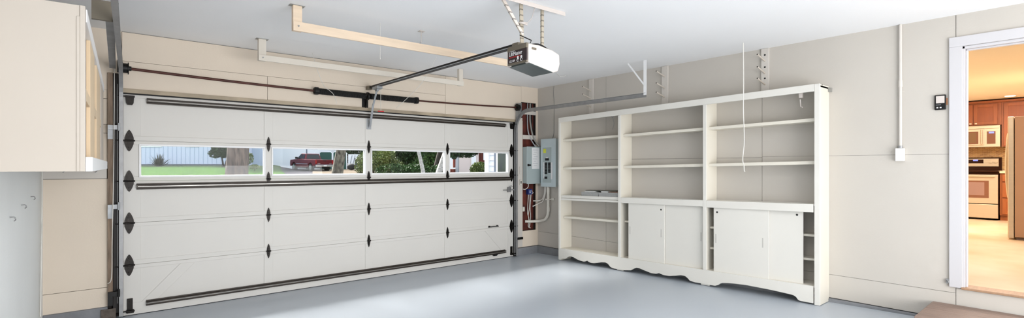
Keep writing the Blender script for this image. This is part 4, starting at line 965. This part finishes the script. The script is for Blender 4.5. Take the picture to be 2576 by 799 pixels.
tree('small_tree', 'small round-headed dark green tree against the pale blue wall', 'tree', [((-25.6,44,2.85),(1.15,.9,.72)), ((-26.5,44,2.5),(.55,.5,.4)), ((-24.7,44,2.45),(.5,.5,.35))], 2600, .20, M['leafd'],
     [([(-25.75,44,1.3),(-25.8,44,1.8),(-25.95,44,2.5)],[.09,.07,.04]), ([(-25.6,44,1.3),(-25.5,44,1.8),(-25.1,44,2.5)],[.09,.07,.04])], M['darkbark'], 'garden trees and shrubs', 11)
tree('shrub', 'yellow-green shrub behind the thick tree trunk', 'shrub', [((-23.3,43.5,2.1),(.5,.5,.55))], 500, .16, M['leafy'], [([(-23.3,43.5,1.3),(-23.3,43.5,2)],[.05,.03])], M['darkbark'], 'garden trees and shrubs', 12)
tree('shrub', 'low yellow-green plant on the lawn right of the thick trunk', 'shrub', [((-21.9,42,1.35),(.45,.4,.2))], 300, .14, M['leafy'], [([(-21.9,42,1.0),(-21.9,42,1.3)],[.04,.03])], M['darkbark'], 'garden trees and shrubs', 13)
# sword leaved plant
sp = thing('sword_leaf_plant', 'spiky sword-leaved plant at the left end of the lawn', 'plant', E(-32.2,45,1.38))
b = MB(); rd = random.Random(5)
for i in range(110):
    th_ = rd.uniform(0, 2*PI); el = rd.uniform(.25, 1.45); L = rd.uniform(.9,1.45)
    c0 = Vector((-32.2+rd.uniform(-.25,.25), 45, 1.36)); d = Vector((math.cos(th_)*math.cos(el), math.sin(th_)*math.cos(el), math.sin(el)))
    sd = d.cross(Vector((0,0,1))).normalized()*.04; p1 = c0+d*L*.6; p2 = c0+d*L-Vector((0,0,.10*math.cos(el)*2))
    b.add([c0-sd, c0+sd, p1+sd*.9, p1-sd*.9, p2], [(0,1,2,3),(3,2,4)])
eb(b); b.build('sword_leaf', M['blade'], sp, fixn=False)
# hedge and dense foliage
tree('shrub', 'light green hedge bush beside the blue bin', 'shrub', [((-12.5,42,1.5),(.9,.9,1.1)), ((-11.6,42,2.1),(.8,.9,1.0)), ((-10.8,41.5,1.7),(1.1,.9,1.1)), ((-9.9,41,1.2),(1.0,.8,.9)), ((-10.4,41,2.2),(.8,.8,.7))], 6200, .17, M['leafy'], [([(-11.8,42,.6),(-11.8,42,1.6)],[.07,.04])], M['darkbark'], 'garden trees and shrubs', 21)
for i, (a, s, z, ra, rz_, mm, lab) in enumerate((
    (-20.5,60,4.2,3.2,2.4,'leafd','dark leafy tree rising behind the green gates'),
    (-15.0,58,4.0,3.6,2.4,'leafd','dark leafy tree rising behind the white locker'),
    (-11.5,48,3.6,2.6,2.4,'leafm','mid green tree behind the light hedge bush'),
    (-8.6,46,3.0,2.4,2.3,'leafd','dense dark green tree in the third door window'),
    (-6.4,44,2.4,2.0,1.7,'leafm','feathery green tree behind the birch'),
    (-4.6,46,3.8,1.9,1.8,'leafm','bright green tree between the dark trunk and the red house'),
    (-7.2,50,1.9,3.4,1.6,'leafd','low dark shrubbery behind the birch trunk'))):
    tree('leafy_tree', lab, 'tree', [((a,s,z),(ra,1.2,rz_)), ((a+.5*ra,s-.5,z-.4*rz_),(ra*.7,1.,rz_*.7)), ((a-.5*ra,s-.4,z-.45*rz_),(ra*.7,1.,rz_*.7))], 5200, .30, M[mm], [([(a,s,.7),(a,s,z)],[.2,.12])], M['darkbark'], 'trees in the background', 30+i)
of = thing('wooden_fence', 'short orange wooden fence among the trees', 'fence', E(-7.4,43.5,.7))
for i in range(6): P('board', M['orangew'], lambda b: b.box(-7.75+i*.16,43,.75,-7.61+i*.16,43.03,1.42), of)

# red house on the right
rh = thing('neighbour_house', 'red-brown house with white windows right of the trees', 'house', E(-3,42,.8))
P('wall', M['redsid'], lambda b: b.box(-5.35,41,.4,-.8,50,4.6), rh)
P('pale_wall', M['pink'], lambda b: b.box(-4.35,40.6,.4,-2.75,41,4.6), rh)
P('corner_board', M['found'], lambda b: b.box(-4.66,40.7,.4,-4.38,41,4.6), rh)
def rs(b):
    for i in range(19): b.box(-5.3+i*.24,40.975,.45,-5.28+i*.24,41.002,4.5)
P('board_seam', M['darkbark'], rs, rh)
for a0, a1, z0, z1 in ((-5.75,-4.85,1.30,2.95),(-2.35,-1.6,1.9,3.1),(-3.35,-2.95,1.5,2.9)):
    w = P('window', M['white'], lambda b: b.box(a0,40.5,z0,a1,40.58,z1), rh); P('window_glass', M['hwhite'], lambda b: b.box(a0+.08,40.48,z0+.1,a1-.08,40.499,z1-.1), w)
P('window_sill', M['white'], lambda b: b.box(-5.95,40.45,1.18,-4.65,40.7,1.30), rh)
P('roof', M['roof'], lambda b: b.prism([(40.0,4.6),(50.6,4.6),(45.3,6.8)], -5.6, -.4, 'x'), rh)
tree('shrub', 'rounded light green shrub before the red house', 'shrub', [((-2.25,34,1.15),(.68,.6,.58)), ((-1.75,34,1.25),(.4,.4,.45))], 2400, .13, M['leafy'], [([(-2.2,34,.5),(-2.2,34,1.1)],[.05,.03])], M['darkbark'], 'garden trees and shrubs', 41)
tree('shrub', 'low dark green shrubbery along the foot of the trees in the third door window', 'shrub', [((-9.2,38,1.0),(1.4,.7,.65)), ((-7.4,37.5,.95),(1.5,.7,.7)), ((-5.9,37,.9),(1.2,.7,.6))], 4200, .17, M['leafm'], [([(-7.5,38,.5),(-7.5,38,1)],[.05,.03])], M['darkbark'], 'garden trees and shrubs', 44)
tree('leafy_tree', 'overhanging dark green branches in front of the red house', 'tree', [((-2.55,26,2.42),(.95,.8,.55)), ((-3.1,26,2.3),(.5,.6,.5)), ((-1.85,26,2.5),(.4,.5,.45))], 3000, .17, M['leafd'], [([(-.6,27,.3),(-.9,27,2),(-2,26.5,2.9)],[.12,.09,.04])], M['darkbark'], 'trees in the background', 42)
# own side wing: lapped siding, corner board and a window
sw = thing('garage_side_wing', 'grey lapped wall wing with a reflecting window just outside the door', 'building', (2.4,2.2,0))
b = MB()
for i in range(22):
    z = -.05+i*.135; b.add([(1.975,.3,z),(1.975,3.95,z),(2.0,3.95,z+.135),(2.0,.3,z+.135),(2.2,.3,z),(2.2,3.95,z),(2.2,3.95,z+.135),(2.2,.3,z+.135)],[(0,1,2,3),(7,6,5,4),(0,4,5,1),(1,5,6,2),(2,6,7,3),(3,7,4,0)])
b.build('lapped_wall', M['hwhite'], sw)
MB().box(1.945,3.90,-.05,2.2,4.06,2.95).build('corner_board', M['white'], sw)
wn = MB().box(1.935,2.78,1.0,1.976,3.66,2.2).build('window_frame', M['trimg'], sw)
MB().box(1.925,2.84,1.05,1.936,3.56,2.15).build('window_sash', M['white'], wn); MB().box(1.92,2.90,1.10,1.926,3.49,2.10).build('glass', M['winglass'], wn)
MB().box(1.7,.2,2.92,2.5,4.3,3.0).build('eave', M['white'], sw)

# ------------------------------------------------------------------ light
w = bpy.data.worlds.new('sky'); bpy.context.scene.world = w; w.use_nodes = True
nt = w.node_tree; bg = nt.nodes['Background']; 
bg.inputs[0].default_value = (.80,.90,1.0,1); bg.inputs[1].default_value = 1.9
def area(name, loc, to, sx, sy, power, col, spread=PI):
    l = bpy.data.lights.new(name, 'AREA'); l.shape = 'RECTANGLE'; l.size = sx; l.size_y = sy; l.energy = power; l.color = col; l.spread = spread
    o = bpy.data.objects.new(name, l); C.objects.link(o); o.location = loc
    o.rotation_euler = (Vector(to)-Vector(loc)).to_track_quat('-Z', 'Y').to_euler(); return o
s = bpy.data.lights.new('sun', 'SUN'); s.energy = 17.; s.angle = math.radians(26); s.color = (1,.97,.92)
so_ = bpy.data.objects.new('sun', s); C.objects.link(so_)
so_.rotation_euler = Vector((.12,-.70,-.70)).to_track_quat('-Z', 'Y').to_euler()
area('rear_fill', (-3.4,-9.0,1.5), (-3.0,0,1.35), 3.8, 1.9, 80, (.98,.98,1.0))  # unseen panel light added behind the camera; the back wall has no window
area('overhead_fill', (-3.1,-4.45,2.67), (-3.1,-3.6,0), 2.2, .7, 27, (1,.985,.96), math.radians(140))  # added panel over the camera, out of view, not a fixture of the garage
area('upward_fill', (-2.9,-7.9,.5), (-3.0,-2.0,2.7), 4.4, 2.0, 225, (.97,.98,1.0))  # added panel aimed up to brighten the ceiling, standing in for bounced light
area('kitchen_lamp', (5.6,-5.0,2.68), (5.8,-4.8,0), 2.6, 2.2, 215, (1,.90,.78))
area('kitchen_lamp_near', (2.0,-5.7,2.68), (2.0,-5.7,0), 1.6, 1.6, 70, (1,.96,.90))

# ------------------------------------------------------------------ camera
cam = bpy.data.cameras.new('camera'); co = bpy.data.objects.new('camera', cam); C.objects.link(co)
cam.sensor_width = 36; cam.lens = 1241/2576*36; cam.shift_y = 17.5/2576; cam.clip_start = .05; cam.clip_end = 300
co.location = (OX, OY, 1.43); co.rotation_euler = (PI/2, 0, -A)
sc = bpy.context.scene; sc.camera = co
sc.view_settings.view_transform = 'Standard'; sc.view_settings.look = 'None'; sc.view_settings.gamma = 1; sc.view_settings.exposure = .08
sc.view_settings.use_curve_mapping = False
